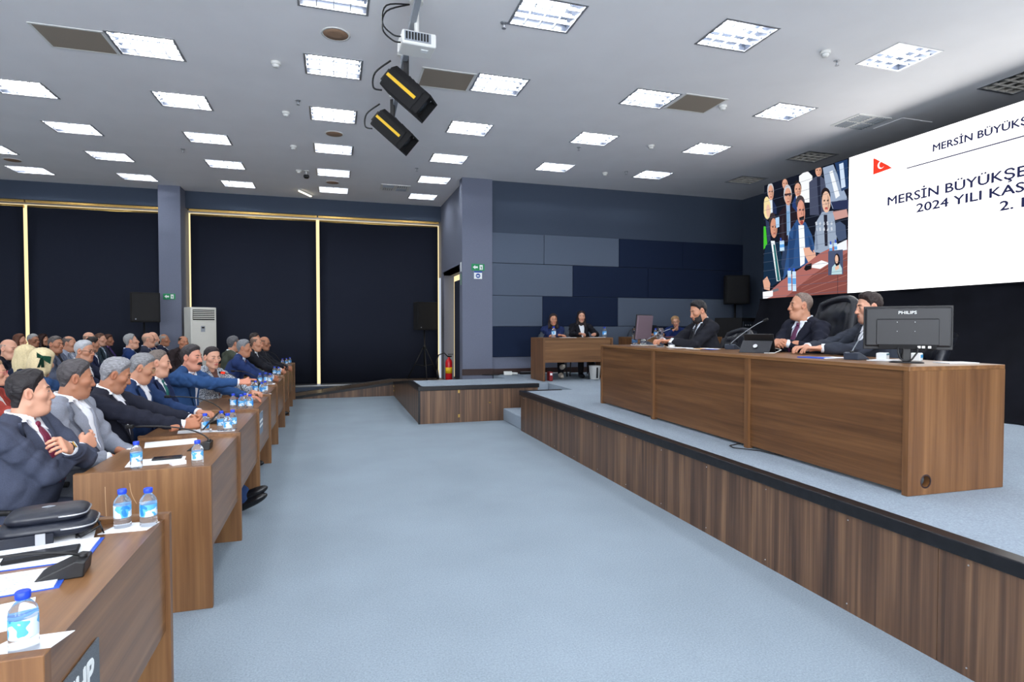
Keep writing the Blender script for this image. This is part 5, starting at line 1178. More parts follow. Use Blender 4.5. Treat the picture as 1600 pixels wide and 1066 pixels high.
    if top == 'jacket' and shirt:
        vw = lambda t: .006 + .060 * t ** .95
        rows = [(s0 + (s1 - s0) * t, -vw(t), vw(t)) for t in fr]
        sp_ = patch('shirt', rows, .007, sm)
        lw = lambda t: .004 + (.078 * min(1, t / .72) if t < .74 else .050) * (1 if t < .95 else .7)
        if lod < 2 or True: patch('lapel', [(s0 + (s1 - s0) * t, vw(t) - .004, vw(t) + lw(t)) for t in np.linspace(0, .985, 16)], .016, jm, mirror=True, cols=5)
        if tie:
            tw = lambda t: .040 - .024 * t
            patch('tie', [(s0 - .0 + (s1 - .02 - s0) * t, -tw(t), tw(t)) for t in fr], .014, cloth(tie, 'tie'), cols=5); kz = s1 - .028
            c = project(np.array([0.0], f32), np.array([kz], f32), .018)[0]
            vv, qq = surf(lambda p: ellp((p - c) @ TF.T.astype(f32), (0, 0, 0), (.011, .017, .019)), c - .04, c + .04, .008); mk('tie_knot', vv, qq, cloth(tie, 'tie'), root)
    if collar and shirt:
        # shirt collar ring round the neck, open at the front
        up = U * .55 + Rh @ np.array([-.25, 0, 1], f32) * .45; up = up / np.linalg.norm(up); fw = np.cross(Yv, up); n = 22; r0 = (.0525 if not fem else .045) + .005 * fat; VV = []
        for ring, (dr, dz) in enumerate(((.008, -.022), (.004, .018), (.0005, .021), (.0005, -.02))):
            for k in range(n):
                th = PI + (k / (n - 1) - .5) * 2 * (PI - .16); fz = math.cos(th)
                c = N + fw * math.cos(th) * (r0 + dr) * 1.02 + Yv * math.sin(th) * (r0 + dr) + up * (dz - .018 * fz + .006); VV.append(c)
        QQ = [[r * n + k, r * n + k + 1, (r + 1) * n + k + 1, (r + 1) * n + k] for r in range(3) for k in range(n - 1)]
        mk('shirt_collar', np.array(VV), np.array(QQ), sm, root)
        if top == 'jacket':     # jacket collar standing against the shirt collar at the back and sides
            VV = []
            for dr, dz in ((.030, -.045), (.014, .004), (.010, .008), (.008, -.04)):
                for k in range(n):
                    th = PI + (k / (n - 1) - .5) * 2 * (PI * .70); fz = math.cos(th)
                    VV.append(N + fw * math.cos(th) * (r0 + dr) * 1.02 + Yv * math.sin(th) * (r0 + dr) + up * (dz - .018 * fz + .004 - .03 * max(0, fz + .2)))
            mk('jacket_collar', np.array(VV), np.array(QQ), jm, root)
        patch('collar_wing', [(s1 + .004, .008, .058), (s1 - .02, .010, .060), (s1 - .045, .026, .052), (s1 - .060, .040, .046)], .017, sm, mirror=True, cols=4) if top == 'jacket' and not fem else None
    if scarf: patch('scarf', [(s0 + .02 + (s1 - s0) * t, -.03 - .05 * t, .03 + .05 * t) for t in fr], .016, plain('scarf_%02x%02x%02x' % scarf, srgb(*scarf), .8, noise=.6, nscale=60))
    # ---- body: head, neck and hands in one mesh
    hh = {0: .0034, 1: .0046, 2: .0062}[lod]
    lo = np.minimum([-.135, -.1, -.135], np.array(P['neck']) - P['nr'] - .01); hi = np.array([.135, .1, .135])
    V, Q = surf(lambda p: head_full(p, P), lo, hi, hh)
    sk = np.array(srgb(*SKIN[skin])[:3]); cols = np.tile(sk, (len(V), 1))
    ay = np.abs(V[:, 1])
    def blend(m, c): cols[:] = cols * (1 - m[:, None]) + np.array(c) * m[:, None]
    red = sk * np.array([1.02, .80, .76]); blend(.5 * np.exp(-((V[:, 0] - .06) ** 2 + (ay - .045) ** 2 + (V[:, 2] + .025) ** 2) / .0006), red); blend(.55 * np.exp(-((V[:, 0] - .11) ** 2 + (V[:, 2] + .03) ** 2) / .0003) * (V[:, 0] > .09), red); blend(.6 * (ay > .078) * (np.abs(V[:, 2]) < .045), red)
    lip = sstep((1 - ((V[:, 2] + .0675) / .0125) ** 2 - (ay / .024) ** 2) * 3) * (V[:, 0] > .083); blend(.75 * lip, sk * np.array([.80, .48, .46]) if not fem else np.array(srgb(176, 72, 76)[:3]))
    if open_: blend(sstep((1 - ((V[:, 2] + .0675) / (.003 + open_)) ** 2 - (ay / .022) ** 2) * 3) * (V[:, 0] > .06) * (V[:, 0] < .0915), np.array(srgb(70, 24, 24)[:3]))
    if stub: blend(stub * sstep((-.03 - V[:, 2]) / .02) * sstep((V[:, 0] - .0) / .03) * (1 - lip), sk * .45 + np.array(srgb(70, 70, 76)[:3]) * .3)
    bs = [(Hc + (V * HS) @ Rh.T, Q, cols)]
    HP = hand_pose or {'desk': ('rest', 'rest'), 'clasp': ('clasp', 'clasp'), 'lap': ('rest', 'rest'), 'lapclasp': ('clasp', 'clasp'), 'crossed': ('rest', 'grip'), 'phone': ('grip', 'grip'), 'point': ('point', 'rest'), 'chin': ('fist', 'rest'), 'write': ('grip', 'rest')}[arms]
    wr_c = []
    for i, s in enumerate((-1, 1)):
        E, Tq = al[i]; u = Tq - E; u = u / np.linalg.norm(u); hx_ = u.copy()
        if arms in ('desk', 'write', 'clasp', 'point') and not (arms == 'point' and i == 0): hx_ = u * np.array([1, 1, .2]); 
        if arms in ('clasp', 'lapclasp'): hx_ = u * .55 + np.array([.35, -s * .65, -.1])
        if arms == 'phone': hx_ = u * .6 + np.array([.3, -s * .5, .25])
        if arms == 'lap': hx_ = u * .5 + np.array([.7, 0, -.2])
        hx_ = hx_ / np.linalg.norm(hx_); zz = np.array([0, 0, 1.0]) 
        if arms in ('clasp', 'lapclasp', 'phone'): zz = np.array([.2, s * .8, .6])
        if arms == 'crossed' and i == 1: zz = np.array([.9, 0, .5])
        if arms == 'crossed' and i == 0: zz = np.array([.9, 0, .3])
        if arms == 'point' and i == 0: zz = np.array([0, -.55, .8])
        zz = zz - hx_ * (zz @ hx_); zz = zz / np.linalg.norm(zz); yy = np.cross(zz, hx_); Mh = np.stack([hx_, yy, zz], 0)
        V, Q = hand(HP[i]); Vm = V.copy(); Qm = Q
        if i == 1: Vm[:, 1] *= -1; Qm = Q[:, ::-1]
        k = (.88 if fem else .97); base = Tq
        bs.append((base + (Vm * k) @ Mh, Qm, np.tile(sk * np.array([1.0, .93, .90]), (len(Vm), 1)))); wr_c.append((Tq, u))
    # arms under the sleeves join head, neck and hands into one continuous body
    nV = [len(b[0]) for b in bs]; o1 = [0, nV[0], nV[0] + nV[1]]; tot = sum(nV); lk = []
    VA = np.concatenate([b[0] for b in bs])
    for i in (0, 1):
        E, Tq = al[i]; path = [N - U * .02, sh[i], E, Tq - (Tq - E) / np.linalg.norm(Tq - E) * .08]; rad = (.03, .04, .035, .024); ring = []
        for k, (c, r) in enumerate(zip(path, rad)):
            d = path[min(k + 1, 3)] - path[max(k - 1, 0)]; d = d / np.linalg.norm(d); a = np.cross(d, [0.3, 0.2, .93]); a = a / np.linalg.norm(a); b2 = np.cross(d, a)
            ring += [c + r * (a * math.cos(2 * PI * j / 6) + b2 * math.sin(2 * PI * j / 6)) for j in range(6)]
        ring = np.array(ring); b0 = tot + len(lk and np.concatenate([x[0] for x in lk]) or [])  if False else tot + sum(len(x[0]) for x in lk)
        q = [[b0 + k * 6 + j, b0 + k * 6 + (j + 1) % 6, b0 + (k + 1) * 6 + (j + 1) % 6, b0 + (k + 1) * 6 + j] for k in range(3) for j in range(6)]
        near = lambda c, s, e_: s + np.argsort(((VA[s:e_] - c) ** 2).sum(1))[:2]
        h2 = near(ring[0], 0, nV[0]); w2 = near(ring[18], o1[1 + i], o1[1 + i] + nV[1 + i])
        q += [[b0, b0 + 1, int(h2[0]), int(h2[1])], [b0 + 18, b0 + 19, int(w2[0]), int(w2[1])]]
        lk.append((ring, np.array(q)))
    VV = np.concatenate([b[0] for b in bs]); offn = np.cumsum([0] + [len(b[0]) for b in bs]); QQ = np.concatenate([b[1] + offn[k] for k, b in enumerate(bs)]); CC = np.concatenate([b[2] for b in bs])
    VV = np.concatenate([VV] + [x[0] for x in lk]); QQ = np.concatenate([QQ] + [x[1] for x in lk]); CC = np.concatenate([CC] + [np.tile(sk, (len(x[0]), 1)) for x in lk])
    mk('body', VV, QQ, M_SKIN, root, CC)
    if top == 'jacket' and shirt and not fem:
        for Tq, u in wr_c:
            gg = G().tube([Vector(Tq - u * .06), Vector(Tq - u * .002)], .0345, 16); gg.obj('shirt_cuff', sm, root)
    # ---- hair, brows, eyes
    def local_obj(name, fld, lo, hi, h, mat): V, Q = surf(fld, lo, hi, h); return mk(name, Hc + (V * HS) @ Rh.T, Q, mat, root) if len(Q) else None
    hm = cloth(hcol, 'hair')
    if hair != 'none':
        lo = [-.15, -.11, -.13 if hair not in ('long', 'bob') else min(hlen - .05, -.17)]; 
        if hair == 'bun': lo[0] = -.17
        local_obj('hair', lambda p: hair_field(p, P), lo, [.125, .12, .16], hh * 1.15, hm)
    if beard: local_obj('beard', lambda p: beard_field(p, P), [-.03, -.09, -.15], [.13, .09, -.005], hh, cloth(beard, 'hair'))
    if mous: local_obj('moustache', lambda p: smin(cap(np.stack([p[:, 0], np.abs(p[:, 1]), p[:, 2]], -1), (.101, 0, -.050), (.090, .028, -.062), .011, .007), ellp(p, (.098, 0, -.052), (.012, .02, .008)), .01), [.06, -.05, -.085], [.125, .05, -.03], .004, cloth(mous, 'hair'))
    if lod < 2:
        bc = browc or tuple(int(c * .8) for c in hcol)
        for s in (-1, 1):
            pp = [Hc + Rh @ (np.array(q) * HS) for q in ((.089, s * .013, .0235), (.087, s * .027, .0285), (.074, s * .046, .0245))]
            G().tube([Vector(q) for q in pp], .0042 if not fem else .0028, 6, .002).obj('eyebrow', cloth(bc, 'hair'), root)
            me = G().lathe([(.0012, -.0115), (.0045, -.008), (.0058, 0), (.0045, .008), (.0012, .0115)], 10, M=Matrix.Rotation(PI / 2, 4, 'X')).mesh('eye')
            for v in me.vertices: v.co = Vector(Hc + Rh @ ((np.array(v.co) * np.array([.8, 1, .62]) + np.array([.0834, s * .032, .0005])) * HS))
            G().tube([Vector(Hc + Rh @ (np.array(q) * HS)) for q in ((.0845, s * .019, .003), (.0888, s * .027, .0062), (.0868, s * .037, .0058), (.0780, s * .046, .0015))], .0015, 5).obj('eyelid_line', plain('lash_brown', srgb(58, 40, 36), .6), root)
            ey = link('eye', me, plain('eye_white', srgb(186, 172, 164), .3), root)
            me = G().lathe([(.001, -.0045), (.0035, -.003), (.0046, 0), (.0035, .003), (.001, .0045)], 10, M=Matrix.Rotation(PI / 2, 4, 'X')).mesh('iris')
            for v in me.vertices: v.co = Vector(Hc + Rh @ ((np.array(v.co) * np.array([.6, 1, .80]) + np.array([.0866, s * .0315 + .001, .0005])) * HS))
            link('iris', me, plain('iris_dark', srgb(52, 34, 26), .2), ey)
    if glasses:
        gm = plain('glasses_%02x%02x%02x' % glasses, srgb(*glasses), .3, noise=.05, nscale=60); ge = empty('eyeglasses'); ge.parent = root
        for s in (-1, 1):
            ring = [Vector(Hc + Rh @ (np.array([.100 - .010 * abs(math.cos(a)) * (1 if math.cos(a) > 0 else .2), s * (.034 + .024 * math.cos(a)), -.001 + .018 * math.sin(a)]) * HS)) for a in np.linspace(0, 2 * PI, 17)]
            G().tube(ring, .0019 if lod < 2 else .0028, 6).obj('rim', gm, ge)
            G().tube([Vector(Hc + Rh @ (np.array(q) * HS)) for q in ((.091, s * .058, .006), (.06, s * .076, .008), (.0, s * .083, .008), (-.018, s * .083, -.008))], .0018, 6).obj('temple', gm, ge)
        G().tube([Vector(Hc + Rh @ (np.array(q) * HS)) for q in ((.100, -.011, .004), (.104, 0, .007), (.100, .011, .004))], .0018, 6).obj('bridge', gm, ge)
    # ---- legs and shoes
    tr = cloth(trousers or (suit if suit != 'tweed' else (34, 36, 44)))
    hip = Bh
    kn, an = {'std': ((.40, .09, .50), (.42, .10, .10)), 'out': ((.46, .09, .44), (.86, .06, .12)), 'crossed': ((.40, .06, .52), (.46, .03, .12)), 'cross_right': ((.40, .08, .50), (.42, .09, .10))}[legs]
    sides = []
    for s in (-1, 1):
        k = hip + np.array([kn[0], s * kn[1], kn[2] - .53], f32); a = hip + np.array([an[0], s * an[1], an[2] - .53], f32)
        if legs == 'out' and s == 1: a = a + np.array([.0, -.10, .055], f32); 
        if legs == 'cross_right' and s == -1: k = k + np.array([.02, .10, .09], f32); a = hip + np.array([.52, .10, -.27], f32)
        sides.append((hip + np.array([0, s * .085, -.0], f32), k, a))
    def legsf(p):
        d = ellp(p, tuple(hip + np.array([.0, 0, -.01])), (.15, .19, .12))
        for h_, k, a in sides: d = smin(d, smin(cap(p, h_, k, .092, .068), cap(p, k, a, .064, .050), .03), .03)
        return d + .6 * wr(p)
    pts = np.array([hip - .2, hip + .2] + [q for s in sides for q in s]); V, Q = surf(legsf, pts.min(0) - .10, pts.max(0) + .10, .017 if lod == 0 else .024); mk('trousers', V, Q, tr, root)
    shm = plain('shoe_black', srgb(20, 20, 24), .25, noise=.05, nscale=30) if not extra or 'shoe' not in extra else plain('shoe_pale', srgb(196, 184, 170), .5)
    for h_, k, a in sides:
        sd_ = a - k; fwd = np.array([1, 0, 0], f32); toe_z = 0.0
        c0 = np.array([a[0], a[1], a[2] - .055], f32); tilt = .42 if legs == 'out' else (.25 if a[2] > .15 else 0)
        Rt = np.array(Matrix.Rotation(-tilt, 3, 'Y'), f32)
        def shoe(p):
            q = (p - c0) @ Rt; return smax(smin(ellp(q, (.07, 0, .0), (.14, .044, .042)), ellp(q, (-.005, 0, .03), (.06, .042, .06)), .03), -(q[:, 2] + .042), .006)
        V, Q = surf(shoe, c0 - A3(.12, .08, .10), c0 + A3(.26, .08, .16), .014); mk('shoe', V, Q, shm, root)
    PEOPLE.append((root, face, Bh)); root['hip'] = 0; del root['hip']
    return root, Hc, Rh, al
# ------------------------------------------------------------------ the cast
NAVY = (36, 44, 72); BLK = (30, 31, 38); CHAR = (46, 50, 62); BLUE = (44, 74, 118); WHT = (234, 236, 242)
GREYH = (120, 120, 122); DARKH = (44, 38, 36); BLKH = (26, 24, 26); BRN = (74, 56, 46)
cast = []
def C(short, lab, *a, **k):
    r = person(lab, *a, **k); cast.append((short, r)); return r
# front row, camera end first
p1 = C('man with crossed arms', 'man in charcoal suit and burgundy tie with arms crossed, nearest the camera', (-1.50, 3.58, 1.18), -4, 28, -2, 0, .02, (66, 71, 88), WHT, (112, 26, 56), 'short', (36, 32, 34), 'fair', 'crossed', fat=.45, lod=0, ht=.014, quiff=.012, nape=-.085, hs=.98, jw=1.05, legs='std', nose=.4)
C('man in grey suit', 'man in light grey suit and open white shirt beside the crossed-arms man', (-1.48, 4.08, 1.21), -2, 26, 8, 0, .0, (138, 142, 154), WHT, None, 'short', (70, 66, 68), 'tan', 'lap', fat=.3, lod=0, ht=.010, quiff=.010, hs=.98, stub=.22, R_=(.20, -.1, .74), L_=(.26, .08, .72))
p3 = C('phone reader', 'man with tousled grey hair and black suit looking down at a phone', (-1.43, 4.58, 1.19), 0, 18, 20, 0, .05, (34, 36, 48), WHT, None, 'short', (132, 132, 136), 'tan', 'phone', fat=.3, lod=0, ht=.013, quiff=.014, hs=1.0, stub=.25, R_=(.47, -.06, .82), L_=(.50, .08, .83), browc=(50, 44, 44))
C('man with thin glasses', 'grey-haired man in navy suit and thin gold glasses looking down', (-1.44, 5.20, 1.195), -4, 12, 18, 0, .08, (38, 58, 96), WHT, None, 'short', (124, 124, 126), 'mid', 'write', fat=.35, lod=0, ht=.010, quiff=.008, glasses=(176, 150, 110), legs='out', browc=(70, 66, 66))
C('man with green tie', 'man with dotted green tie half hidden behind the man with glasses', (-1.455, 5.70, 1.205), -4, 12, 6, 0, .05, (34, 46, 80), WHT, (24, 96, 92), 'short', (104, 94, 88), 'fair', 'lap', fat=.35, lod=0, hl=.012, ht=.007, quiff=.004)
C('pointing man', 'mustached man in blue suit shouting and pointing across the desk', (-1.31, 6.24, 1.225), -12, -12, 2, 0, .16, BLUE, WHT, None, 'short', (52, 48, 50), 'red', 'point', fat=.5, lod=0, ht=.012, quiff=.010, mous=(28, 26, 28), open_=.006, jw=1.05, R_=(.62, .10, .96), L_=(.44, .24, .80), hs=1.04)
C('woman in tweed', 'woman in grey tweed jacket with dark hair pulled back, frowning', (-1.25, 6.88, 1.19), -28, -22, 6, 0, .05, 'tweed', (92, 60, 52), None, 'bun', (38, 32, 34), 'fair', 'desk', fem=True, fat=.1, lod=0, ht=.008, quiff=.002, hs=1.06, collar=False)
C('leaning grey-haired man', 'grey-haired man in dark blue suit leaning on the desk with clasped hands', (-1.17, 8.62, 1.23), 2, -6, 4, 0, .26, (34, 50, 92), (200, 210, 230), (70, 40, 60), 'short', (118, 120, 124), 'tan', 'clasp', fat=.35, lod=1, ht=.012, quiff=.008)
C('bald man in black', 'bald man in black suit with folded hands at the far desks', (-1.18, 10.0, 1.25), 0, -8, 4, 0, .2, BLK, WHT, None, 'balding', (112, 90, 78), 'mid', 'clasp', fat=.3, lod=1, ht=.006, quiff=0, hl=.02)
C('far bald man with glasses', 'bald man with glasses farthest along the front row', (-1.12, 10.62, 1.24), 0, -15, 6, 0, .2, BLK, (60, 60, 70), None, 'bald', (112, 86, 72), 'tan', 'clasp', fat=.3, lod=2, ht=.004, quiff=0, glasses=(40, 40, 44))
C('dark-haired far man', 'dark-haired man half hidden behind the bald man in black', (-1.34, 11.2, 1.30), 0, -5, 0, 0, .1, BLK, WHT, None, 'short', (50, 42, 40), 'mid', 'desk', lod=2)
C('man in olive jacket', 'man in olive green jacket turned away behind the leaning man', (-1.42, 9.42, 1.27), 25, 10, 0, 0, .06, (62, 68, 58), WHT, None, 'short', (84, 84, 88), 'mid', 'desk', lod=1, ht=.010)
# second row and beyond
C('woman in rust jacket', 'woman with glasses in rust-red jacket cut by the left edge', (-2.68, 5.80, 1.14), 5, 8, 0, 0, .05, (150, 62, 54), (236, 234, 230), None, 'bob', (176, 140, 110), 'fair', 'clasp', fem=True, lod=1, glasses=(200, 90, 100), ht=.012, collar=False)
C('bald man at left edge', 'bald heavy man in black jacket at the left edge', (-3.66, 8.25, 1.26), -5, -14, 4, 0, .05, (26, 28, 40), (30, 32, 44), None, 'bald', (150, 130, 120), 'fair', 'lap', fat=.6, lod=1, ht=.001, quiff=0, browc=(90, 76, 70))
C('blonde woman', 'woman with long pale blonde hair, turned away', (-3.05, 7.20, 1.20), 50, 30, 4, 0, .05, (30, 36, 56), (40, 44, 60), None, 'long', (210, 192, 150), 'fair', 'lap', fem=True, lod=1, ht=.018, hlen=-.17, hs=1.12, collar=False)
rb4 = C('blonde with bow', 'blonde woman with a dark green velvet bow in her hair', (-2.55, 6.30, 1.19), 48, 30, 14, 0, .08, (36, 60, 96), (40, 60, 90), None, 'bob', (214, 197, 156), 'fair', 'desk', fem=True, lod=1, ht=.020, hs=1.12, collar=False)
C('auburn woman at back', 'auburn-haired woman at the back left, head turned right', (-4.99, 11.59, 1.29), 10, -10, 0, 0, .03, (50, 42, 44), (60, 50, 50), None, 'long', (96, 60, 44), 'mid', 'lap', fem=True, lod=2, ht=.016, hlen=-.16, collar=False)
C('grey man with black glasses', 'grey-haired man with black glasses in the last rows', (-5.10, 12.3, 1.28), 5, -25, 0, 0, .03, (58, 56, 60), (190, 190, 190), None, 'short', (160, 160, 160), 'tan', 'lap', lod=2, glasses=(24, 24, 26))
C('dark-haired woman at back', 'woman with long dark hair in the last row near the light strip', (-5.28, 13.12, 1.27), 10, -10, 0, 0, .03, (36, 32, 36), (40, 36, 40), None, 'long', (52, 32, 30), 'mid', 'lap', fem=True, lod=2, ht=.018, hlen=-.2, collar=False)
C('man in grey jacket', 'man in grey jacket over a black T-shirt', (-3.64, 9.40, 1.28), -4, -18, 2, 0, .03, (88, 94, 112), (24, 26, 36), None, 'short', (86, 80, 78), 'tan', 'lap', fat=.4, lod=1, collar=False, ht=.007)
C('man in pale jacket', 'man in pale grey checked jacket behind the man in black T-shirt', (-3.76, 10.15, 1.27), 5, -8, 4, 0, .03, (140, 148, 166), (214, 220, 232), None, 'balding', (90, 80, 76), 'mid', 'lap', lod=1, ht=.006, quiff=0)
C('dark hair behind grey man', 'dark-haired person almost hidden behind the bespectacled grey man', (-3.60, 10.55, 1.25), 10, 20, 10, 0, .03, (34, 40, 70), WHT, None, 'short', (34, 30, 30), 'mid', 'lap', lod=2)
C('bespectacled grey man', 'grey-haired man with dark-rimmed glasses and black suit in the second row', (-2.56, 7.28, 1.26), 2, -14, 4, 0, .05, (30, 34, 52), (232, 236, 240), None, 'short', (172, 174, 178), 'mid', 'desk', fat=.4, lod=1, glasses=(44, 34, 44), beard=None, stub=.3, ht=.011, browc=(120, 118, 116))
C('tall bald man', 'tall bald man in grey at the rear, above the others', (-3.92, 11.36, 1.32), 5, -5, -2, 0, .03, (52, 62, 70), (200, 206, 214), None, 'bald', (140, 112, 96), 'fair', 'lap', lod=2, ht=.0015, quiff=0)
C('rear man in blue suit', 'brown-haired man in slate suit next to the tall bald man', (-4.06, 12.25, 1.29), 5, -8, 0, 0, .03, (50, 64, 74), (190, 206, 224), None, 'short', (92, 66, 54), 'fair', 'lap', lod=2, ht=.008)
C('woman with purple scarf', 'short-haired woman wearing a purple scarf', (-4.20, 13.08, 1.26), 5, -14, 0, 0, .03, (56, 56, 72), (60, 60, 90), None, 'short', (80, 52, 42), 'tan', 'lap', fem=True, lod=2, scarf=(96, 70, 150), ht=.016, collar=False)
C('stout grey man', 'stout grey-haired man in navy suit leaning back in the second row', (-2.98, 10.22, 1.30), 18, 0, -10, 0, -.05, (28, 48, 92), (214, 224, 240), None, 'short', (140, 140, 140), 'fair', 'lap', fat=.5, lod=1, ht=.010)
C('cropped man with glasses', 'man with cropped hair and thin glasses in a dark blue jacket', (-2.98, 11.10, 1.30), 12, 0, 0, 0, .0, (48, 52, 68), (200, 210, 230), (30, 40, 70), 'bald', (170, 140, 122), 'fair', 'lapclasp', lod=1, hs=1.06, ht=.002, quiff=0, glasses=(70, 60, 60))
C('bald man with red tie', 'bald man with dark red tie leaning back beyond the cropped man', (-3.13, 11.92, 1.31), 8, -8, 0, 0, -.02, (34, 48, 84), WHT, (122, 24, 52), 'bald', (176, 146, 128), 'fair', 'lapclasp', lod=2, hs=1.05, ht=.001, quiff=0, beard=(150, 140, 136))
C('man in white shirt', 'short grey-haired man in dark suit and white shirt near the pier', (-3.10, 12.52, 1.27), 8, -8, 0, 0, .0, (30, 36, 58), WHT, None, 'balding', (150, 146, 142), 'tan', 'lapclasp', lod=2, ht=.005, quiff=0)
C('man by air conditioner', 'dark-jacketed man sitting beside the air conditioner and facing the camera', (-2.56, 11.55, 1.245), -50, 0, 0, 0, .03, (48, 40, 42), (60, 54, 56), None, 'balding', (44, 36, 34), 'tan', 'lap', lod=1, ht=.006, quiff=0, hl=.01)
# stage
C('bearded man', 'bearded man in black suit and narrow tie looking down at papers', (3.78, 5.38, 1.69), 172, 0, 18, 0, .06, BLK, (214, 220, 232), (26, 28, 36), 'short', (26, 24, 28), 'mid', 'desk', zf=ZS, lod=0, beard=(32, 26, 26), ht=.010, quiff=.010, fat=.35, group='people on the stage', R_=(.36, -.12, .79), L_=(.34, .06, .79), hs=1.02)
C('man with maroon tie', 'older man in dark suit and maroon tie with clasped hands on the stage', (4.02, 4.20, 1.71), 178, -26, -2, 0, .04, (30, 32, 44), (220, 228, 240), (82, 28, 68), 'short', (112, 96, 88), 'mid', 'clasp', zf=ZS, lod=0, hl=.018, ht=.005, quiff=.0, fat=.4, group='people on the stage', R_=(.29, .07, .80), L_=(.29, .17, .80), browc=(86, 72, 64), hs=1.04)
C('man behind monitor', 'young man in charcoal suit half hidden behind the monitor', (4.06, 3.54, 1.675), 160, -6, 6, 0, .05, (52, 56, 66), WHT, None, 'short', (44, 34, 32), 'fair', 'desk', zf=ZS, lod=0, ht=.012, quiff=.012, stub=.45, group='people on the stage', R_=(.44, -.08, .775), L_=(.42, .12, .775), hs=1.03)
C('woman in navy', 'dark-haired woman in navy sweater with folded arms at the back table', (3.93, 10.08, 1.655), -102, 0, 2, 0, .10, (32, 44, 84), (30, 34, 60), None, 'long', (40, 28, 28), 'mid', 'desk', fem=True, zf=ZS, lod=1, ht=.014, hlen=-.16, group='people on the stage', collar=False, R_=(.34, .06, .79), L_=(.34, -.04, .79), legs='cross_right', extra='shoe', top='sweater', trousers=(22, 22, 28))
C('woman with long hair', 'woman with long dark hair in black blazer and white blouse at the back table', (4.50, 10.08, 1.71), -98, -6, 0, 0, .06, (24, 25, 32), (222, 226, 232), None, 'long', (38, 26, 26), 'fair', 'write', fem=True, zf=ZS, lod=1, ht=.016, hlen=-.26, group='people on the stage', collar=False, trousers=(20, 20, 24))
C('man looking down', 'balding man in black looking down behind the slim monitor', (5.90, 10.05, 1.64), -98, 0, 34, 0, .16, (22, 24, 32), (30, 32, 42), None, 'balding', (44, 36, 34), 'tan', 'desk', zf=ZS, lod=1, ht=.006, quiff=0, group='people on the stage', collar=False, top='sweater')
C('blonde woman with glasses on stage', 'fair-haired woman with glasses resting her chin at the back table', (6.52, 10.02, 1.62), -108, -10, 8, 14, .14, (28, 44, 92), (40, 56, 100), None, 'short', (176, 140, 100), 'fair', 'chin', fem=True, zf=ZS, lod=1, ht=.018, quiff=.01, nape=-.085, glasses=(90, 70, 60), group='people on the stage', collar=False, top='sweater')

# small things worn or held
root, Hc, Rh, al = p1
E, T = al[1]; u = (T - E) / np.linalg.norm(T - E)
wt = empty('wristwatch'); wt.parent = root
wp = T + u * .0
G().tube([Vector(wp - u * .010), Vector(wp + u * .010)], .0295, 14).obj('strap', M_BLACK, wt)
q = Vector(u).to_track_quat('X', 'Z').to_matrix().to_4x4(); cdir = Vector((.7, -.35, .6)); cdir = (cdir - Vector(u) * cdir.dot(Vector(u))).normalized()
Mw = Matrix.Translation(Vector(wp) + cdir * .028) @ cdir.to_track_quat('Z', 'Y').to_matrix().to_4x4()
G().lathe([(.018, 0), (.0185, .004), (.016, .007)], 18, M=Mw).obj('case', M_GOLD, wt); G().lathe([(.0155, .0071), (.0155, .0076)], 18, M=Mw).obj('dial', M_SIGNW, wt)
root, Hc, Rh, al = rb4
bw = empty('hair_bow'); bw.parent = root
hb = lambda *v: Vector(Hc + Rh @ (np.array(v) * 1.008 * np.array([.90, 1, 1])))
M_VEL = plain('green_velvet', srgb(18, 74, 54), .9, noise=.1, nscale=100)
for s in (-1, 1):
    P = [[hb(-.105 - .02 * math.sin(t * PI), -.06 + s * .075 * t, .035 + w * (.012 + .022 * t) + s * .03 * t) for w in (-1, 0, 1)] for t in np.linspace(0, 1, 6)]
    G().grid(P, .006).obj('bow_loop', M_VEL, bw)
    P = [[hb(-.112, -.06 + s * .02 * t + w * .014, .03 - .09 * t) for w in (-1, 1)] for t in np.linspace(0, 1, 5)]
    G().grid(P, .004).obj('ribbon_tail', M_VEL, bw)
vv, qq = surf(lambda p: ellp(p, (0, 0, 0), (.012, .014, .014)), (-.03, -.03, -.03), (.03, .03, .03), .008); mk('bow_knot', vv + np.array(hb(-.112, -.06, .035)), qq, M_VEL, bw)
# the phone in the reader's hands
root, Hc, Rh, al = p3
mw = Matrix.Translation(root.location) @ Matrix.Rotation(0, 4, 'Z')
ph = mw @ Vector((.585, .01, .84))
e = slab('phone', 'dark smartphone held up by the tousled grey-haired man', 'phone', ph.x, ph.y, ph.z, .15, .075, .009, 0, M_BLACK)
e.rotation_euler = (R(0), R(-50), R(0))

# ------------------------------------------------------------------ chairs
def conf_chair(loc, rz, lab):
    e = empty('conference_chair', loc, rz, lab, 'chair', 'grey conference chairs')
    P = []
    for i in range(9):
        t = i / 8; row = []
        for j in range(9):
            a = (j / 8 - .5) * 2; w = .235 * (1 - .25 * max(0, t - .6) / .4 * abs(a) ** 3)
            row.append((-.235 - .10 * t + .05 * a * a, a * w, .50 + .40 * t - .05 * abs(a) ** 3 * (t > .8)))
        P.append(row)
    G().grid(P, .03).obj('backrest', M_CHAIR, e)
    G().box(-.24, .22, -.235, .235, .40, .455).bevel(.025, 3).obj('seat', M_CHAIR, e)
    for s in (-1, 1):
        G().tube([(.20, s * .22, .40), (.24, s * .25, .012)], .012).obj('leg', M_BLACK, e); G().tube([(-.30, s * .20, .70), (-.22, s * .22, .40), (-.30, s * .25, .012)], .012).obj('leg', M_BLACK, e)
        G().tube([(-.30, s * .235, .62), (-.15, s * .262, .64), (.12, s * .262, .63)], .014).obj('armrest', M_BLACK, e)
    return e
ch0 = None
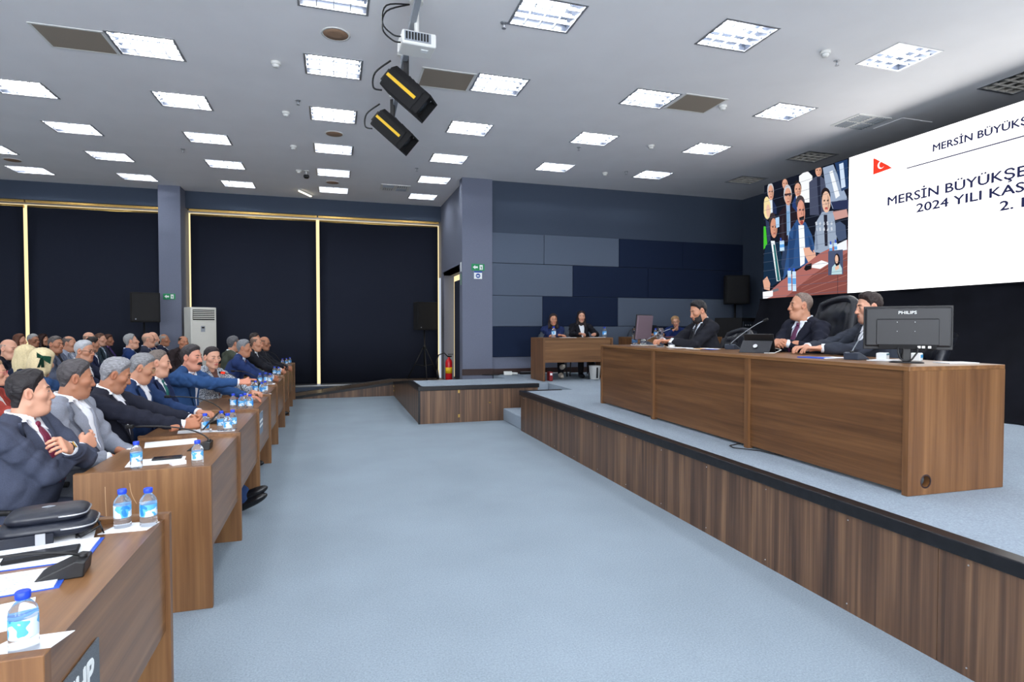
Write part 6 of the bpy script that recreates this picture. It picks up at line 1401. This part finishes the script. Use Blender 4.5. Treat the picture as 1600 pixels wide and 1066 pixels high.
def exec_chair(loc, rz, lab, h=.78, w=.30):
    e = empty('executive_chair', loc, rz, lab, 'chair', 'black leather chairs on the stage')
    P = []; n = 26; m = 18
    for i in range(n + 1):
        t = i / n; row = []
        for j in range(m + 1):
            a = (j / m - .5) * 2; edge = min(1, (1 - abs(a)) * 5) * min(1, (1 - t) * 8)
            rows = 5; cs_ = 4; tuft = 0
            u = t * rows; v = (a * .5 + .5) * cs_ + (.5 if int(u) % 2 else 0)
            tuft = -.028 * math.exp(-(((u % 1) - .5) ** 2 + ((v % 1) - .5) ** 2) / .03) if .12 < t < .93 and abs(a) < .78 else 0
            ww = w * (1 - .12 * max(0, t - .7) / .3 * abs(a) ** 2)
            row.append((-.25 - .16 * t + .05 * edge + tuft + .06 * a * a, a * ww, .46 + h * t - .05 * a * a * (t > .85)))
        P.append(row)
    G().grid(P).obj('tufted_front', M_LEATH, e)
    B = []
    for i in range(9):
        t = i / 8; B.append([(-.25 - .16 * t + .06 * a * a - .085 * (1 - a * a) ** .3 * (1 if abs(a) < 1 else 0) - .005, a * w * 1.03, .45 + (h + .012) * t - .05 * a * a * (t > .85)) for a in np.linspace(-1, 1, 9)])
    G().grid(B).obj('back_shell', M_LEATH, e)
    G().tube([(-.25 - .16 * t + .06 * s_ ** 2 + .0, s_ * w * (1 - .12 * max(0, t - .7) / .3), .46 + h * t - .05 * s_ * s_ * (t > .85)) for s_, t in [(-1, k / 8) for k in range(9)] + [(a, 1.0) for a in np.linspace(-.8, .8, 7)] + [(1, 1 - k / 8) for k in range(9)]], .035, 8).obj('padded_rim', M_LEATH, e)
    G().box(-.28, .25, -.27, .27, .36, .48).bevel(.04, 3).obj('seat', M_LEATH, e)
    for s in (-1, 1): G().tube([(-.28, s * .31, .66), (.1, s * .31, .66), (.14, s * .30, .45)], .025).obj('armrest', M_LEATH, e)
    G().tube([(0, 0, .1), (0, 0, .38)], .03).obj('gas_lift', M_BLACK, e)
    for k in range(5):
        a = 2 * PI * k / 5; G().tube([(0, 0, .11), (.30 * math.cos(a), .30 * math.sin(a), .07)], .02).obj('base_arm', M_BLACK, e); G().lathe([(.03, 0), (.03, .03)], 10, M=Matrix.Translation((.30 * math.cos(a), .30 * math.sin(a), .032)) @ Matrix.Rotation(PI / 2, 4, 'X') @ Matrix.Translation((0, 0, -.015))).obj('castor', M_BLACK, e)
for short, (root, Hc, Rh, al) in cast:
    face = root.rotation_euler.z
    hip = [p for p in PEOPLE if p[0] == root][0][2]
    c, s_ = math.cos(face), math.sin(face)
    loc = (root.location.x + c * (hip[0] - .02), root.location.y + s_ * (hip[0] - .02), root.location.z)
    if short == 'man with maroon tie': exec_chair((loc[0] + .02, loc[1] + .12, loc[2]), R(164), 'tall tufted black leather chair behind the man with maroon tie', .74, .29); continue
    if short in ('man behind monitor', 'bearded man'): exec_chair(loc, face, 'black leather chair of the ' + short, .44, .24); continue
    lab = 'grey conference chair of the ' + short
    if ch0 is None: ch0 = conf_chair(loc, face, lab)
    else: o = dup(ch0, loc=loc, rot=(0, 0, face)); o['label'] = lab
o = dup(ch0, loc=(-1.12, 7.85, 0), rot=(0, 0, R(-25))); o['label'] = 'empty grey conference chair between the woman in tweed and the leaning man'
